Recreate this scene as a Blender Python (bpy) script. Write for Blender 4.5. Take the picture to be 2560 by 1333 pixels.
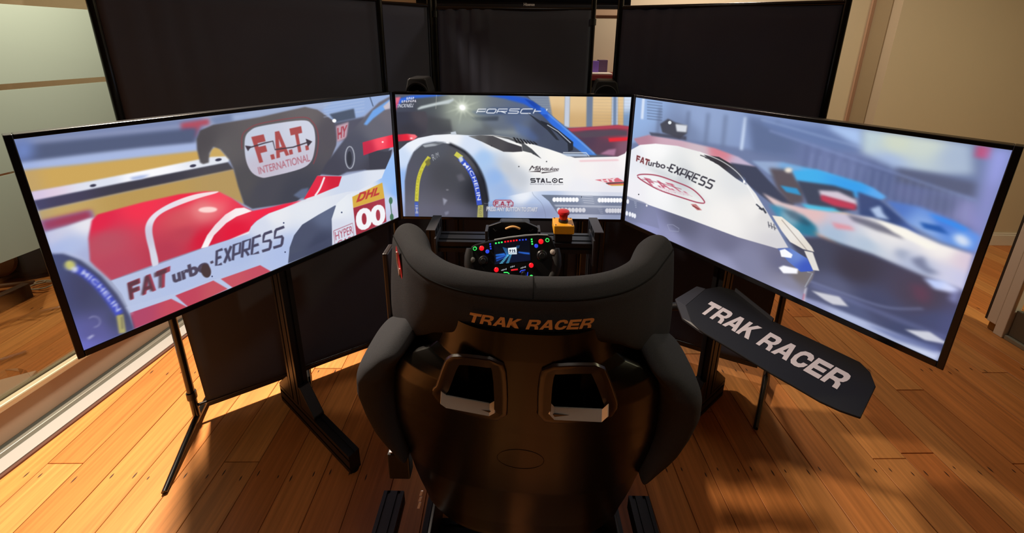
import bpy, bmesh, math, random
import numpy as np
from mathutils import Vector, Matrix
random.seed(7); np.random.seed(7)
sc = bpy.context.scene
COL = sc.collection
PI = math.pi
for o in list(bpy.data.objects): bpy.data.objects.remove(o)

# ------------------------------------------------------------------ camera
CAM = np.array([0.01996, -1.56086, 1.49990])
FPX, PCX, PCY = 979.27, 1283.63, 370.33          # focal length and principal point for a 2560 wide frame
def _rod(w):
    t = np.linalg.norm(w); k = w/t
    K = np.array([[0,-k[2],k[1]],[k[2],0,-k[0]],[-k[1],k[0],0]])
    return np.eye(3)+math.sin(t)*K+(1-math.cos(t))*K@K
RM = _rod(np.array([0.2635, 0.0116, -0.0111]))    # rows: right, forward, up
cd = bpy.data.cameras.new('camera'); cam = bpy.data.objects.new('camera', cd); COL.objects.link(cam)
cd.sensor_fit = 'HORIZONTAL'; cd.sensor_width = 36; cd.lens = FPX/2560*36
cd.shift_x = (1280-PCX)/2560; cd.shift_y = (PCY-666.5)/2560
cd.clip_start = .02; cd.clip_end = 60
m = Matrix.Identity(4)
for i in range(3):
    m[i][0] = RM[0][i]; m[i][1] = RM[2][i]; m[i][2] = -RM[1][i]; m[i][3] = CAM[i]
cam.matrix_world = m
sc.camera = cam
# ------------------------------------------------------------------ exposure, world, room lights
vs = sc.view_settings
sc.display_settings.display_device = 'sRGB'
vs.view_transform = 'Standard'; vs.look = 'None'; vs.exposure = 0; vs.gamma = 1; vs.use_curve_mapping = False
sc.cycles.use_denoising = True
sc.cycles.max_bounces = 8; sc.cycles.transparent_max_bounces = 12
sc.cycles.sample_clamp_indirect = 6; sc.cycles.caustics_reflective = False; sc.cycles.caustics_refractive = False
world = bpy.data.worlds.new('world'); sc.world = world; world.use_nodes = True
world.node_tree.nodes['Background'].inputs[0].default_value = (.9, .75, .6, 1)
world.node_tree.nodes['Background'].inputs[1].default_value = .02
def lamp(name, loc, target, power, col, size, spread=180):
    l = bpy.data.lights.new(name, 'AREA'); l.shape = 'DISK'; l.size = size; l.energy = power; l.color = col
    l.spread = math.radians(spread)
    o = bpy.data.objects.new(name, l); COL.objects.link(o); o.location = loc
    o.rotation_euler = (Vector(target)-Vector(loc)).to_track_quat('-Z', 'Y').to_euler()
    return o
lamp('pendant_lamp_left', (-1.43, -.02, 2.36), (-1.28, -.66, 0), 74, (1, .83, .66), .14, 122)
lamp('ceiling_lamp_right', (2.95, -.65, 2.60), (2.3, -.60, 0), 29, (1, .86, .56), .16, 170)
lamp('fill_lamp_wall', (1.35, .85, 2.62), (1.2, 1.4, .8), 19, (1, .84, .70), .16, 165)  # unseen fill, added to brighten the back wall
lamp('ceiling_lamp_rear', (.2, -1.5, 2.64), (.12, -.9, .6), 2.2, (1, .88, .74), .3, 120)
lamp('ceiling_lamp_next_room', (-3.2, .3, 2.62), (-3.2, .2, 0), 20, (1, .84, .60), .3, 170)

# ------------------------------------------------------------------ helpers
def ray(px, py):
    return RM.T @ np.array([(px-PCX)/FPX, 1, -(py-PCY)/FPX])
def on_z(px, py, z):
    d = ray(px, py); return CAM+(z-CAM[2])/d[2]*d
def on_y(px, py, y):
    d = ray(px, py); return CAM+(y-CAM[1])/d[1]*d
def on_plane(px, py, p, n):
    d = ray(px, py); return CAM+((np.array(p)-CAM)@np.array(n))/(d@np.array(n))*d

def srgb(r, g, b):
    f = lambda c: (c/255/12.92 if c/255 <= .04045 else ((c/255+.055)/1.055)**2.4)
    return (f(r), f(g), f(b), 1)
MATS = {}
def mat(name, col, rough=.5, metal=0, spec=.5, coat=0, emit=None, es=1, bump=None, noise=None):
    if name in MATS: return MATS[name]
    M = bpy.data.materials.new(name); M.use_nodes = True; nt = M.node_tree
    b = nt.nodes['Principled BSDF']
    c = srgb(*col) if max(col) > 1.001 else (*col, 1)
    b.inputs['Base Color'].default_value = c
    b.inputs['Roughness'].default_value = rough; b.inputs['Metallic'].default_value = metal
    b.inputs['Specular IOR Level'].default_value = spec; b.inputs['Coat Weight'].default_value = coat
    b.inputs['Coat Roughness'].default_value = .12
    if emit:
        b.inputs['Emission Color'].default_value = srgb(*emit); b.inputs['Emission Strength'].default_value = es
    tc = nt.nodes.new('ShaderNodeTexCoord')
    if noise:                                   # (scale, amount) fine value variation
        n = nt.nodes.new('ShaderNodeTexNoise'); n.inputs['Scale'].default_value = noise[0]; n.inputs['Detail'].default_value = 4
        nt.links.new(tc.outputs['Object'], n.inputs['Vector'])
        r = nt.nodes.new('ShaderNodeMapRange'); r.inputs[3].default_value = 1-noise[1]; r.inputs[4].default_value = 1+noise[1]
        nt.links.new(n.outputs[0], r.inputs[0])
        mx = nt.nodes.new('ShaderNodeMix'); mx.data_type = 'RGBA'; mx.blend_type = 'MULTIPLY'; mx.inputs[0].default_value = 1
        mx.inputs[6].default_value = c; nt.links.new(r.outputs[0], mx.inputs[7]); nt.links.new(mx.outputs[2], b.inputs['Base Color'])
    if bump:
        n = nt.nodes.new('ShaderNodeTexNoise'); n.inputs['Scale'].default_value = bump[0]; n.inputs['Detail'].default_value = 5
        nt.links.new(tc.outputs['Object'], n.inputs['Vector'])
        bp = nt.nodes.new('ShaderNodeBump'); bp.inputs['Strength'].default_value = bump[1]; bp.inputs['Distance'].default_value = .003
        nt.links.new(n.outputs[0], bp.inputs['Height']); nt.links.new(bp.outputs[0], b.inputs['Normal'])
    MATS[name] = M; return M

class MB:
    """collects shapes and links them as one mesh object"""
    def __init__(s): s.v = []; s.f = []
    def add(s, vs, fs):
        n = len(s.v); s.v += [tuple(map(float, v)) for v in vs]; s.f += [tuple(i+n for i in f) for f in fs]; return s
    def box(s, c, d, R=None):
        x, y, z = [k/2 for k in d]
        vs = [Vector(p) for p in ((-x,-y,-z),(x,-y,-z),(x,y,-z),(-x,y,-z),(-x,-y,z),(x,-y,z),(x,y,z),(-x,y,z))]
        if R is not None: vs = [R @ v for v in vs]
        return s.add([v+Vector(c) for v in vs], [(3,2,1,0),(4,5,6,7),(0,1,5,4),(1,2,6,5),(2,3,7,6),(3,0,4,7)])
    def bar(s, a, b, w, h, up=(0,0,1)):
        a, b = Vector(a), Vector(b); t = (b-a).normalized(); u = Vector(up)
        x = t.cross(u).normalized(); z = x.cross(t)
        vs = [p+x*i*w/2+z*j*h/2 for p in (a, b) for i, j in ((-1,-1),(1,-1),(1,1),(-1,1))]
        return s.add(vs, [(3,2,1,0),(4,5,6,7),(0,1,5,4),(1,2,6,5),(2,3,7,6),(3,0,4,7)])
    def tube(s, pts, r, n=12, cap=True):
        pts = [Vector(p) for p in pts]; rs = r if isinstance(r, (list, tuple)) else [r]*len(pts)
        vs = []; ref = None
        for i, p in enumerate(pts):
            t = ((pts[min(i+1, len(pts)-1)]-pts[max(i-1, 0)])).normalized()
            if ref is None: ref = t.orthogonal().normalized()
            x = (ref-t*ref.dot(t)).normalized(); ref = x; y = t.cross(x)
            vs += [p+(x*math.cos(2*PI*k/n)+y*math.sin(2*PI*k/n))*rs[i] for k in range(n)]
        fs = [(i*n+k, i*n+(k+1)%n, (i+1)*n+(k+1)%n, (i+1)*n+k) for i in range(len(pts)-1) for k in range(n)]
        if cap: fs += [tuple(range(n-1, -1, -1)), tuple(range((len(pts)-1)*n, len(pts)*n))]
        return s.add(vs, fs)
    def cyl(s, c, axis, r, h, n=24, r2=None):
        a = Vector(axis).normalized(); c = Vector(c)
        return s.tube([c-a*h/2, c+a*h/2], [r, r if r2 is None else r2], n)
    def lathe(s, c, axis, prof, n=24):
        a = Vector(axis).normalized(); x = a.orthogonal().normalized(); y = a.cross(x); c = Vector(c); vs = []
        for r, h in prof: vs += [c+a*h+(x*math.cos(2*PI*k/n)+y*math.sin(2*PI*k/n))*r for k in range(n)]
        L = len(prof)
        fs = [(i*n+k, i*n+(k+1)%n, (i+1)*n+(k+1)%n, (i+1)*n+k) for i in range(L-1) for k in range(n)]
        fs += [tuple(range(n-1, -1, -1)), tuple(range((L-1)*n, L*n))]
        return s.add(vs, fs)
    def prism(s, pts, o, ax, ay, n, h):
        """polygon pts in axes ax, ay at origin o, thickness h along n"""
        o, ax, ay, n = map(Vector, (o, ax, ay, n)); k = len(pts)
        vs = [o+ax*a+ay*b for a, b in pts]; vs += [v+n*h for v in vs]
        return s.add(vs, [tuple(range(k-1, -1, -1)), tuple(range(k, 2*k))]+[(i, (i+1)%k, k+(i+1)%k, k+i) for i in range(k)])
    def grid(s, rows, closed=False, capends=False):
        n = len(rows[0]); vs = [p for r in rows for p in r]; m = n if closed else n-1
        fs = [(i*n+k, i*n+(k+1)%n, (i+1)*n+(k+1)%n, (i+1)*n+k) for i in range(len(rows)-1) for k in range(m)]
        if capends: fs += [tuple(range(n-1, -1, -1)), tuple(range((len(rows)-1)*n, len(rows)*n))]
        return s.add(vs, fs)
    def build(s, name, m, parent=None, smooth=False, bevel=0, seg=2, subsurf=0, loc=None):
        me = bpy.data.meshes.new(name); me.from_pydata(s.v, [], s.f); me.validate(); me.update()
        bm = bmesh.new(); bm.from_mesh(me); bmesh.ops.recalc_face_normals(bm, faces=bm.faces); bm.to_mesh(me); bm.free()
        o = bpy.data.objects.new(name, me); COL.objects.link(o)
        if m: me.materials.append(m)
        if smooth:
            me.polygons.foreach_set('use_smooth', [True]*len(me.polygons))
            if smooth == 'angle': me.set_sharp_from_angle(angle=math.radians(40))
        if bevel:
            b = o.modifiers.new('bevel', 'BEVEL'); b.width = bevel; b.segments = seg; b.limit_method = 'ANGLE'; b.angle_limit = math.radians(35)
        if subsurf:
            q = o.modifiers.new('subsurf', 'SUBSURF'); q.levels = q.render_levels = subsurf
        if parent is not None:
            o.parent = parent; o.matrix_parent_inverse = parent.matrix_world.inverted()
        return o
def empty(name, loc=(0,0,0), rz=0):
    o = bpy.data.objects.new(name, None); COL.objects.link(o); o.location = loc; o.rotation_euler = (0,0,rz)
    o.empty_display_size = .05
    o.matrix_world = Matrix.Translation(loc) @ Matrix.Rotation(rz, 4, 'Z')
    return o
def tag(o, label, cat, group=None):
    o['label'] = label; o['category'] = cat
    if group: o['group'] = group
    return o
def struct(o): o['kind'] = 'structure'; return o
def thing(name, loc, label, cat, group=None, rz=0): return tag(empty(name, loc, rz), label, cat, group)
def copy_tree(o, parent=None, off=None):
    c = o.copy(); COL.objects.link(c)
    if parent is not None: c.parent = parent
    for ch in list(o.children): copy_tree(ch, c)
    return c

# glyph triangles from Blender's own font
_gl = {}
BLOCK = {}
def _blk(c, adv, *loops): BLOCK[c] = (adv, [[tuple(float(k) for k in q.split()) for q in l.split(',')] for l in loops])
_blk('T', 1.06, '0 1,1 1,1 .74,.64 .74,.64 0,.36 0,.36 .74,0 .74')
_blk('R', 1.10, '0 0,0 1,.72 1,.92 .93,1 .78,1 .62,.92 .47,.78 .41,.92 .32,.97 .18,1.02 0,.72 0,.68 .2,.62 .29,.5 .32,.28 .32,.28 0', '.28 .78,.62 .78,.70 .74,.72 .665,.70 .59,.62 .54,.28 .54')
_blk('A', 1.14, '0 0,.38 1,.72 1,1.1 0,.8 0,.73 .2,.37 .2,.3 0', '.45 .40,.65 .40,.55 .72')
_blk('K', 1.10, '0 0,0 1,.28 1,.28 .62,.64 1,1 1,.6 .6,1.05 0,.71 0,.41 .41,.28 .28,.28 0')
_blk('C', 1.06, '.98 .62,.7 .62,.66 .74,.52 .79,.36 .74,.29 .62,.28 .5,.29 .38,.36 .26,.52 .21,.66 .26,.71 .38,1 .38,.94 .16,.76 .02,.52 -.02,.24 .02,.07 .18,0 .5,.07 .82,.24 .98,.52 1.02,.76 .98,.93 .84')
_blk('E', 1.05, '0 0,0 1,.95 1,.95 .76,.28 .76,.28 .62,.88 .62,.88 .39,.28 .39,.28 .24,.97 .24,.97 0')
_blk('F', .98, '0 0,0 1,.92 1,.92 .74,.3 .74,.3 .6,.84 .6,.84 .36,.3 .36,.3 0')
_blk('.', .42, '0 0,0 .2,.3 .2,.3 0')
_blk('D', 1.1, '0 0,0 1,.6 1,.86 .92,1 .7,1 .3,.86 .08,.6 0', '.28 .76,.56 .76,.68 .68,.72 .58,.72 .42,.68 .32,.56 .24,.28 .24')
_blk('H', 1.1, '0 0,0 1,.28 1,.28 .63,.72 .63,.72 1,1 1,1 0,.72 0,.72 .38,.28 .38,.28 0')
_blk('L', .95, '0 0,0 1,.28 1,.28 .25,.88 .25,.88 0')
_blk(' ', .5)
def block(text, shear=.25):
    key = ('block', text, shear)
    if key in _gl: return _gl[key]
    cu = bpy.data.curves.new('glyph', 'CURVE'); cu.dimensions = '2D'; cu.fill_mode = 'BOTH'; x = 0
    for c in text:
        adv, loops = BLOCK[c]
        for l in loops:
            sp = cu.splines.new('POLY'); sp.points.add(len(l)-1); sp.use_cyclic_u = True
            for p, (a, b) in zip(sp.points, l): p.co = (x+a+shear*b, b, 0, 1)
        x += adv
    return _finish(key, cu)
def glyphs(text, bold=0., shear=0., spacing=1.):
    if bold == 'block': return block(text, shear)
    key = (text, bold, shear, spacing)
    if key in _gl: return _gl[key]
    cu = bpy.data.curves.new('glyph', 'FONT'); cu.body = text; cu.offset = bold; cu.shear = shear; cu.space_character = spacing
    cu.resolution_u = 4
    return _finish(key, cu)
def _finish(key, cu):
    ob = bpy.data.objects.new('glyph', cu); COL.objects.link(ob)
    dg = bpy.context.evaluated_depsgraph_get(); me = ob.evaluated_get(dg).to_mesh(); me.calc_loop_triangles()
    v = np.array([[p.co.x, p.co.y] for p in me.vertices]).reshape(-1, 2)
    t = np.array([list(k.vertices) for k in me.loop_triangles]).reshape(-1, 3)
    ob.evaluated_get(dg).to_mesh_clear(); bpy.data.objects.remove(ob); bpy.data.curves.remove(cu)
    lo, hi = v.min(0), v.max(0); v = (v-lo)/(hi-lo)
    _gl[key] = (v, t, (hi-lo)); return _gl[key]
def homog(src, dst):
    A = []
    for (x, y), (u, v) in zip(src, dst):
        A.append([x,y,1,0,0,0,-u*x,-u*y,-u]); A.append([0,0,0,x,y,1,-v*x,-v*y,-v])
    return np.linalg.svd(np.array(A))[2][-1].reshape(3, 3)
def hmap(H, p):
    p = np.asarray(p, float).reshape(-1, 2); q = np.c_[p, np.ones(len(p))] @ H.T
    return q[:, :2]/q[:, 2:]
def letters(name, text, place, m, parent, bold=.03, shear=0., spacing=1., quad=None):
    """flat lettering as a mesh: place maps (a,b) in 0..1 to a world point"""
    v, t, _ = glyphs(text, bold, shear, spacing)
    mb = MB(); mb.add([place(a, b) for a, b in v], [tuple(k) for k in t])
    return mb.build(name, m, parent)
# ------------------------------------------------------------------ picture shown on the three displays
class Canvas:
    def __init__(s, w, h, corners, view):
        """corners: the lit area's TL,TR,BR,BL in drawing units; view: drawing units are used as they are"""
        s.w, s.h = w, h
        s.H = homog(corners, [(0,0),(w,0),(w,h),(0,h)])
        s.sc = w/np.linalg.norm(np.array(corners[1])-np.array(corners[0]))
        s.px = np.zeros((h, w, 3), np.float32)
    def mp(s, pts): return hmap(s.H, pts)
    def cover(s, polys):
        """anti-aliased coverage of closed polygons (canvas units), cropped: returns mask, x0, y0"""
        allp = np.concatenate(polys); pad = 2
        x0 = max(int(math.floor(allp[:,0].min()))-pad, -40); y0 = max(int(math.floor(allp[:,1].min()))-pad, -40)
        x1 = min(int(math.ceil(allp[:,0].max()))+pad, s.w+40); y1 = min(int(math.ceil(allp[:,1].max()))+pad, s.h+40)
        if x1 <= x0 or y1 <= y0: return None
        W, Hh = x1-x0, y1-y0; SS = 4
        acc = np.zeros((Hh*SS, W+2), np.float32)
        for p in polys:
            q = np.roll(p, -1, 0)
            for (ax, ay), (bx, by) in zip(p, q):
                if ay == by: continue
                sg = 1.
                if ay > by: ax, ay, bx, by = bx, by, ax, ay; sg = -1.
                i0 = max(int(math.ceil((ay-y0)*SS-.5)), 0); i1 = min(int(math.ceil((by-y0)*SS-.5)), Hh*SS)
                if i1 <= i0: continue
                r = np.arange(i0, i1); yy = (r+.5)/SS+y0
                xx = np.clip(ax+(yy-ay)/(by-ay)*(bx-ax)-x0, 0, W)
                k = xx.astype(int); f = xx-k
                acc[r, k] += sg*(1-f); acc[r, k+1] += sg*f
        m = np.clip(np.abs(np.cumsum(acc, 1)[:, :W]), 0, 1).reshape(Hh, SS, W).mean(1)
        return m, x0, y0
    @staticmethod
    def blur(m, r):
        """three box passes"""
        k = max(1, int(round(r)))
        for ax in (0, 1):
            for _ in range(3):
                c = np.cumsum(np.insert(m, 0, 0, ax), ax)
                n = m.shape[ax]; i = np.arange(n); a = np.clip(i-k, 0, n); b = np.clip(i+k+1, 0, n)
                m = (np.take(c, b, ax)-np.take(c, a, ax))/(2*k+1)
        return m
    def paint(s, polys, col, blur=0, a=1.):
        r = s.cover(polys)
        if r is None: return
        m, x0, y0 = r
        if blur:
            p = int(blur*s.sc*3)+2; m = np.pad(m, p); x0 -= p; y0 -= p; m = s.blur(m, blur*s.sc)
        h, w = m.shape
        cx0, cy0, cx1, cy1 = max(x0,0), max(y0,0), min(x0+w,s.w), min(y0+h,s.h)
        if cx1 <= cx0 or cy1 <= cy0: return
        m = m[cy0-y0:cy1-y0, cx0-x0:cx1-x0, None]*a
        if isinstance(col[0], (tuple, list)):            # colour control points (x,y,(r,g,b)): smooth blend between them
            pc = s.mp([(c[0], c[1]) for c in col]); cc = np.array([c[2] for c in col], np.float32)
            yy, xx = np.mgrid[cy0:cy1, cx0:cx1].astype(np.float32)
            ws = 0; out = 0
            for (ux, uy), c in zip(pc, cc):
                w_ = 1/(((xx-ux)**2+(yy-uy)**2)+420)**1.7; ws = ws+w_; out = out+w_[..., None]*c
            C = out/ws[..., None]
        else: C = np.array(col, np.float32)
        t = s.px[cy0:cy1, cx0:cx1]; t[:] = t*(1-m)+C*m
    def poly(s, pts, col, blur=0, a=1., smooth=False):
        p = np.array(pts, float)
        if smooth: p = spline(p, True)
        s.paint([s.mp(p)], col, blur, a)
    def line(s, pts, w, col, blur=0, a=1., smooth=False, closed=False):
        p = np.array(pts, float)
        if smooth: p = spline(p, closed)
        elif closed: p = np.r_[p, p[:1]]
        qs = []
        t = np.gradient(p, axis=0); t /= np.linalg.norm(t, axis=1)[:, None]+1e-9; n = np.c_[-t[:,1], t[:,0]]*(w/2)
        for i in range(len(p)-1):
            d = p[i+1]-p[i]; d = d/(np.linalg.norm(d)+1e-9)*w*.15
            qs.append(s.mp([p[i]+n[i], p[i+1]+n[i+1], p[i+1]-n[i+1], p[i]-n[i]]))
        # one orientation for all
        qs = [q if np.sum(q[:,0]*np.roll(q[:,1],-1)-np.roll(q[:,0],-1)*q[:,1]) > 0 else q[::-1] for q in qs]
        s.paint(qs, col, blur, a)
    def oval(s, c, rx, ry, rot, col, blur=0, a=1.):
        t = np.linspace(0, 2*PI, 40, endpoint=False); r = math.radians(rot)
        x, y = rx*np.cos(t), ry*np.sin(t)
        s.poly(np.c_[c[0]+x*math.cos(r)-y*math.sin(r), c[1]+x*math.sin(r)+y*math.cos(r)], col, blur, a)
    def text(s, txt, quad, col, bold=.03, shear=0., spacing=1., blur=0, a=1.):
        """quad: where the text's TL,TR,BR,BL corners go"""
        v, t, _ = glyphs(txt, bold, shear, spacing)
        p = s.mp(hmap(homog([(0,1),(1,1),(1,0),(0,0)], quad), v))
        tr = p[t]
        ar = (tr[:,1,0]-tr[:,0,0])*(tr[:,2,1]-tr[:,0,1])-(tr[:,2,0]-tr[:,0,0])*(tr[:,1,1]-tr[:,0,1])
        tr[ar < 0] = tr[ar < 0][:, ::-1]
        s.paint(list(tr), col, blur, a)
    def arc_text(s, txt, pts, h, col, bold=.04, blur=0, a=1., flip=False):
        """letters set one by one along a curve"""
        p = spline(np.array(pts, float), False); d = np.r_[0, np.cumsum(np.linalg.norm(np.diff(p, axis=0), axis=1))]
        ws = [glyphs(c, bold)[2][0]+.12 for c in txt]; tot = sum(ws); x = 0
        at = lambda q: np.array([np.interp(q*d[-1], d, p[:,0]), np.interp(q*d[-1], d, p[:,1])])
        for c, w in zip(txt, ws):
            A, B = at(x/tot), at((x+w-.12)/tot); x += w
            t = (B-A)/np.linalg.norm(B-A); n = np.array([t[1], -t[0]])*h
            s.text(c, [A+n, B+n, B, A], col, bold, blur=blur, a=a)
    STROKES = {'E': [[(1,1),(0,1),(0,0),(1,0)],[(0,.5),(.85,.5)]], 'X': [[(0,1),(1,0)],[(0,0),(1,1)]], 'P': [[(0,0),(0,1),(1,1),(1,.36),(0,.36)]],
        'R': [[(0,0),(0,1),(1,1),(1,.42),(0,.42)],[(.4,.42),(1,0)]], 'S': [[(1,1),(.08,1),(0,.92),(0,.56),(.92,.5),(1,.42),(1,.08),(.92,0),(0,0)]],
        'O': [[(.1,0),(0,.12),(0,.88),(.1,1),(.9,1),(1,.88),(1,.12),(.9,0),(.1,0)]], 'C': [[(1,1),(.1,1),(0,.88),(0,.12),(.1,0),(1,0)]], 'H': [[(0,0),(0,1)],[(1,0),(1,1)],[(0,.5),(1,.5)]]}
    def strokes(s, txt, quad, w, col, gap=.34, shear=0., blur=0, a=1.):
        n = len(txt); tot = n+(n-1)*gap; H = homog([(0,1),(1,1),(1,0),(0,0)], quad)
        for i, c in enumerate(txt):
            for st in s.STROKES[c]:
                q = hmap(H, [((i*(1+gap)+x+shear*(y-.5))/tot, y) for x, y in st]); s.line(q, w, col, blur, a)
    def image(s, name):
        im = bpy.data.images.new(name, s.w, s.h)
        b = np.ones((s.h, s.w, 4), np.float32); b[..., :3] = np.clip(s.px[::-1]/255, 0, 1)
        im.pixels.foreach_set(b.ravel()); im.update(); im.pack(); return im
def spline(p, closed):
    n = len(p); out = []
    for i in range(n if closed else n-1):
        if closed: a, b, c, d = p[i-1], p[i], p[(i+1) % n], p[(i+2) % n]
        else: a, b, c, d = p[max(i-1,0)], p[i], p[i+1], p[min(i+2,n-1)]
        for t in np.linspace(0, 1, 7)[:-1]:
            out.append(.5*((2*b)+(c-a)*t+(2*a-5*b+4*c-d)*t*t+(3*b-a-3*c+d)*t**3))
    if not closed: out.append(p[-1])
    return np.array(out)
def S(t):
    """'x y, x y, ...' -> points"""
    return [tuple(float(k) for k in q.split()) for q in t.split(',')]

WHITE = (240,240,244)
def paint_left():
    C = Canvas(1280, 720, [(65,252),(1912,32),(1948,630),(415,1285)], None)
    C.poly(S('40 200,1950 0,2000 700,380 1320'), (150,160,190))
    # far background: crowd, wall, kerb, sand
    C.poly(S('40 240,1000 140,1000 250,60 350'), (118,132,172), 10)
    C.poly(S('140 255,900 175,900 200,140 290'), (140,150,185), 8)
    C.poly(S('890 172,1030 150,1030 180,990 185,960 240,900 230'), (176,80,98), 7)
    C.poly(S('900 200,960 205,950 250,905 240'), (110,80,130), 8)
    C.poly(S('1030 145,1130 122,1220 115,1220 150,1060 180'), (120,135,170), 7)
    C.poly(S('1140 130,1300 105,1480 80,1640 60,1640 110,1500 95,1280 138,1150 165'), (160,175,208), 8)
    C.poly(S('60 285,970 195,960 275,700 300,380 340,80 380'), (84,94,124), 9)
    C.poly(S('60 270,160 262,150 340,80 370'), (118,140,196), 14)
    C.poly(S('80 370,400 330,700 295,975 268,975 315,700 345,400 380,90 410'), (168,184,224), 7)
    C.poly(S('90 408,400 376,700 340,980 308,1000 375,600 440,130 520'), (204,166,92), 6)
    C.poly(S('1040 300,1070 285,1128 350,1000 372,1030 330'), (204,170,100), 5)
    # rear wing
    C.poly(S('150 512,460 455,760 395,1040 338,1110 335,1128 352,1120 366,700 450,165 560'), [(160,530,(225,205,225)),(500,470,(222,226,240)),(1080,350,(226,230,240)),(700,430,(250,250,255))], 3)
    C.poly(S('160 556,700 447,1122 364,1150 400,900 452,600 515,190 606'), [(200,580,(70,66,92)),(700,480,(62,60,72)),(1100,385,(74,72,80))], 3)
    for x, y in ((458,480),(950,382),(1075,352)): C.oval((x,y), 16, 7, -10, (60,60,80), 2)
    C.poly(S('640 440,690 430,740 425,700 446,650 452'), (170,185,225), 4)
    C.poly(S('185 606,600 515,900 452,1150 398,1180 480,1200 570,1090 520,880 530,640 590,470 640,450 600,200 655'), [(200,630,(196,166,104)),(700,540,(186,152,88)),(1150,470,(180,150,96))], 4)
    C.poly(S('196 655,445 598,458 642,215 708'), (158,62,90), 8)
    # endplate
    C.poly(S('985 208,1050 180,1280 142,1500 92,1560 106,1640 160,1660 205,1650 280,1610 380,1570 430,1545 465,1500 520,1450 560,1240 592,1200 570,1170 480,1150 400,1128 350,1085 300,1050 288,1030 320,1028 366,1000 374,985 366,970 300,968 250'),
           [(1000,260,(80,76,80)),(1100,300,(96,92,94)),(1280,200,(98,92,94)),(1500,130,(104,98,100)),(1620,220,(84,80,88)),(1300,500,(74,74,84)),(1450,520,(66,68,80)),(1200,470,(82,80,84))], 2.5)
    C.line(S('1190 300,1192 235,1222 200,1290 172,1480 143,1535 165,1562 225,1558 310,1538 372'), 5, (150,66,74), 2, .7, True)
    C.poly(S('1205 250,1232 208,1290 185,1480 158,1532 178,1548 230,1545 300,1525 362,1470 398,1330 434,1282 438,1235 410,1208 345'), [(1250,250,(196,204,222)),(1500,200,(206,210,226)),(1300,400,(196,190,206)),(1480,360,(200,196,212))], 2, 1, True)
    C.text('F.A.T.', [(1236,240),(1500,182),(1518,302),(1275,368)], (168,78,78), 'block', 0, 1.0, 1.6)
    C.line(S('1215 296,1300 270,1342 260,1352 302,1440 290,1524 262'), 6, (66,56,66), 1.5)
    C.poly(S('1205 282,1236 286,1220 310'), (66,56,66), 1.5); C.poly(S('1502 248,1534 262,1512 288'), (66,56,66), 1.5)
    C.text('INTERNATIONAL', [(1266,388),(1518,322),(1524,358),(1274,424)], (176,110,124), .01, 0, 1.0, 1.8)
    # sky, second car and its lights, top right
    C.poly(S('1640 62,1912 30,1912 60,1850 80,1780 140,1740 165,1660 175,1640 158,1580 110'), (150,174,218), 6)
    C.line(S('1812 30,1832 90'), 6, (92,110,140), 2)
    for k in range(5): C.line([(1590,86+k*14),(1790,48+k*16)], 4, (180,196,226), 3, .6)
    C.poly(S('1618 128,1738 100,1746 148,1650 168'), (76,86,106), 5)
    C.poly(S('1640 170,1790 140,1780 200,1700 250,1655 260'), (84,84,100), 6)
    C.poly(S('1650 186,1712 166,1700 246,1655 264'), (190,158,172), 4)
    C.text('HY', [(1656,196),(1706,180),(1698,236),(1658,252)], (168,70,84), .03, 0, 1, 2)
    C.poly(S('1570 422,1600 370,1690 252,1790 140,1860 70,1915 40,1930 240,1900 320,1890 400,1820 415,1790 400,1700 412,1660 432'),
           [(1620,400,(70,70,84)),(1750,300,(78,80,96)),(1850,200,(100,100,112)),(1900,120,(110,106,116)),(1850,380,(66,66,78))], 4)
    C.poly(S('1785 178,1830 110,1912 55,1914 85,1880 112,1830 150,1800 182'), (112,164,232), 5)
    C.poly(S('1880 90,1914 60,1914 100,1890 106'), (200,190,200), 4)
    C.poly(S('1806 300,1892 312,1922 300,1905 380,1885 402,1826 416,1810 390'), (62,62,74), 3)
    C.line([(1716+22*math.cos(t),340+54*math.sin(t)) for t in np.linspace(0,2*PI,20)], 6, (172,176,188), 1.5, .9)
    C.oval((1714,345), 12, 36, 0, (52,54,64), 2)
    C.poly(S('1778 266,1850 246,1926 228,1930 288,1850 306,1782 330'), [(1800,300,(196,40,70)),(1870,262,(250,80,100)),(1920,260,(238,40,66))], 2)
    C.oval((1876,264), 5, 4, 0, (255,235,235), 1); C.oval((1642,160), 10, 9, 0, (255,255,255), 2); C.oval((1830,412), 6, 5, 0, (240,244,250), 1)
    # long tail body, white and red
    C.poly(S('1440 560,1500 545,1560 430,1680 430,1800 402,1895 396,1880 470,1740 520,1600 560,1300 700,1220 720,1100 760'), [(1500,560,(226,228,236)),(1700,450,(206,216,236)),(1860,420,(222,228,240)),(1300,660,(238,238,242))], 3)
    C.poly(S('1440 525,1480 495,1515 488,1500 540,1470 540'), (96,108,136), 4)
    C.poly(S('1490 545,1556 430,1676 432,1660 480,1610 500,1550 525'), [(1500,535,(232,38,66)),(1640,445,(208,34,58)),(1560,470,(226,46,72))], 2)
    C.line(S('1592 436,1570 490,1545 528'), 9, (244,236,238), 1.5, 1, True)
    C.poly(S('220 712,330 680,442 640,470 640,440 720,446 860,350 830,300 815,250 815'), [(240,720,(206,206,226)),(440,660,(232,230,238)),(330,780,(176,190,228)),(430,830,(170,178,216))], 4)
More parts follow.
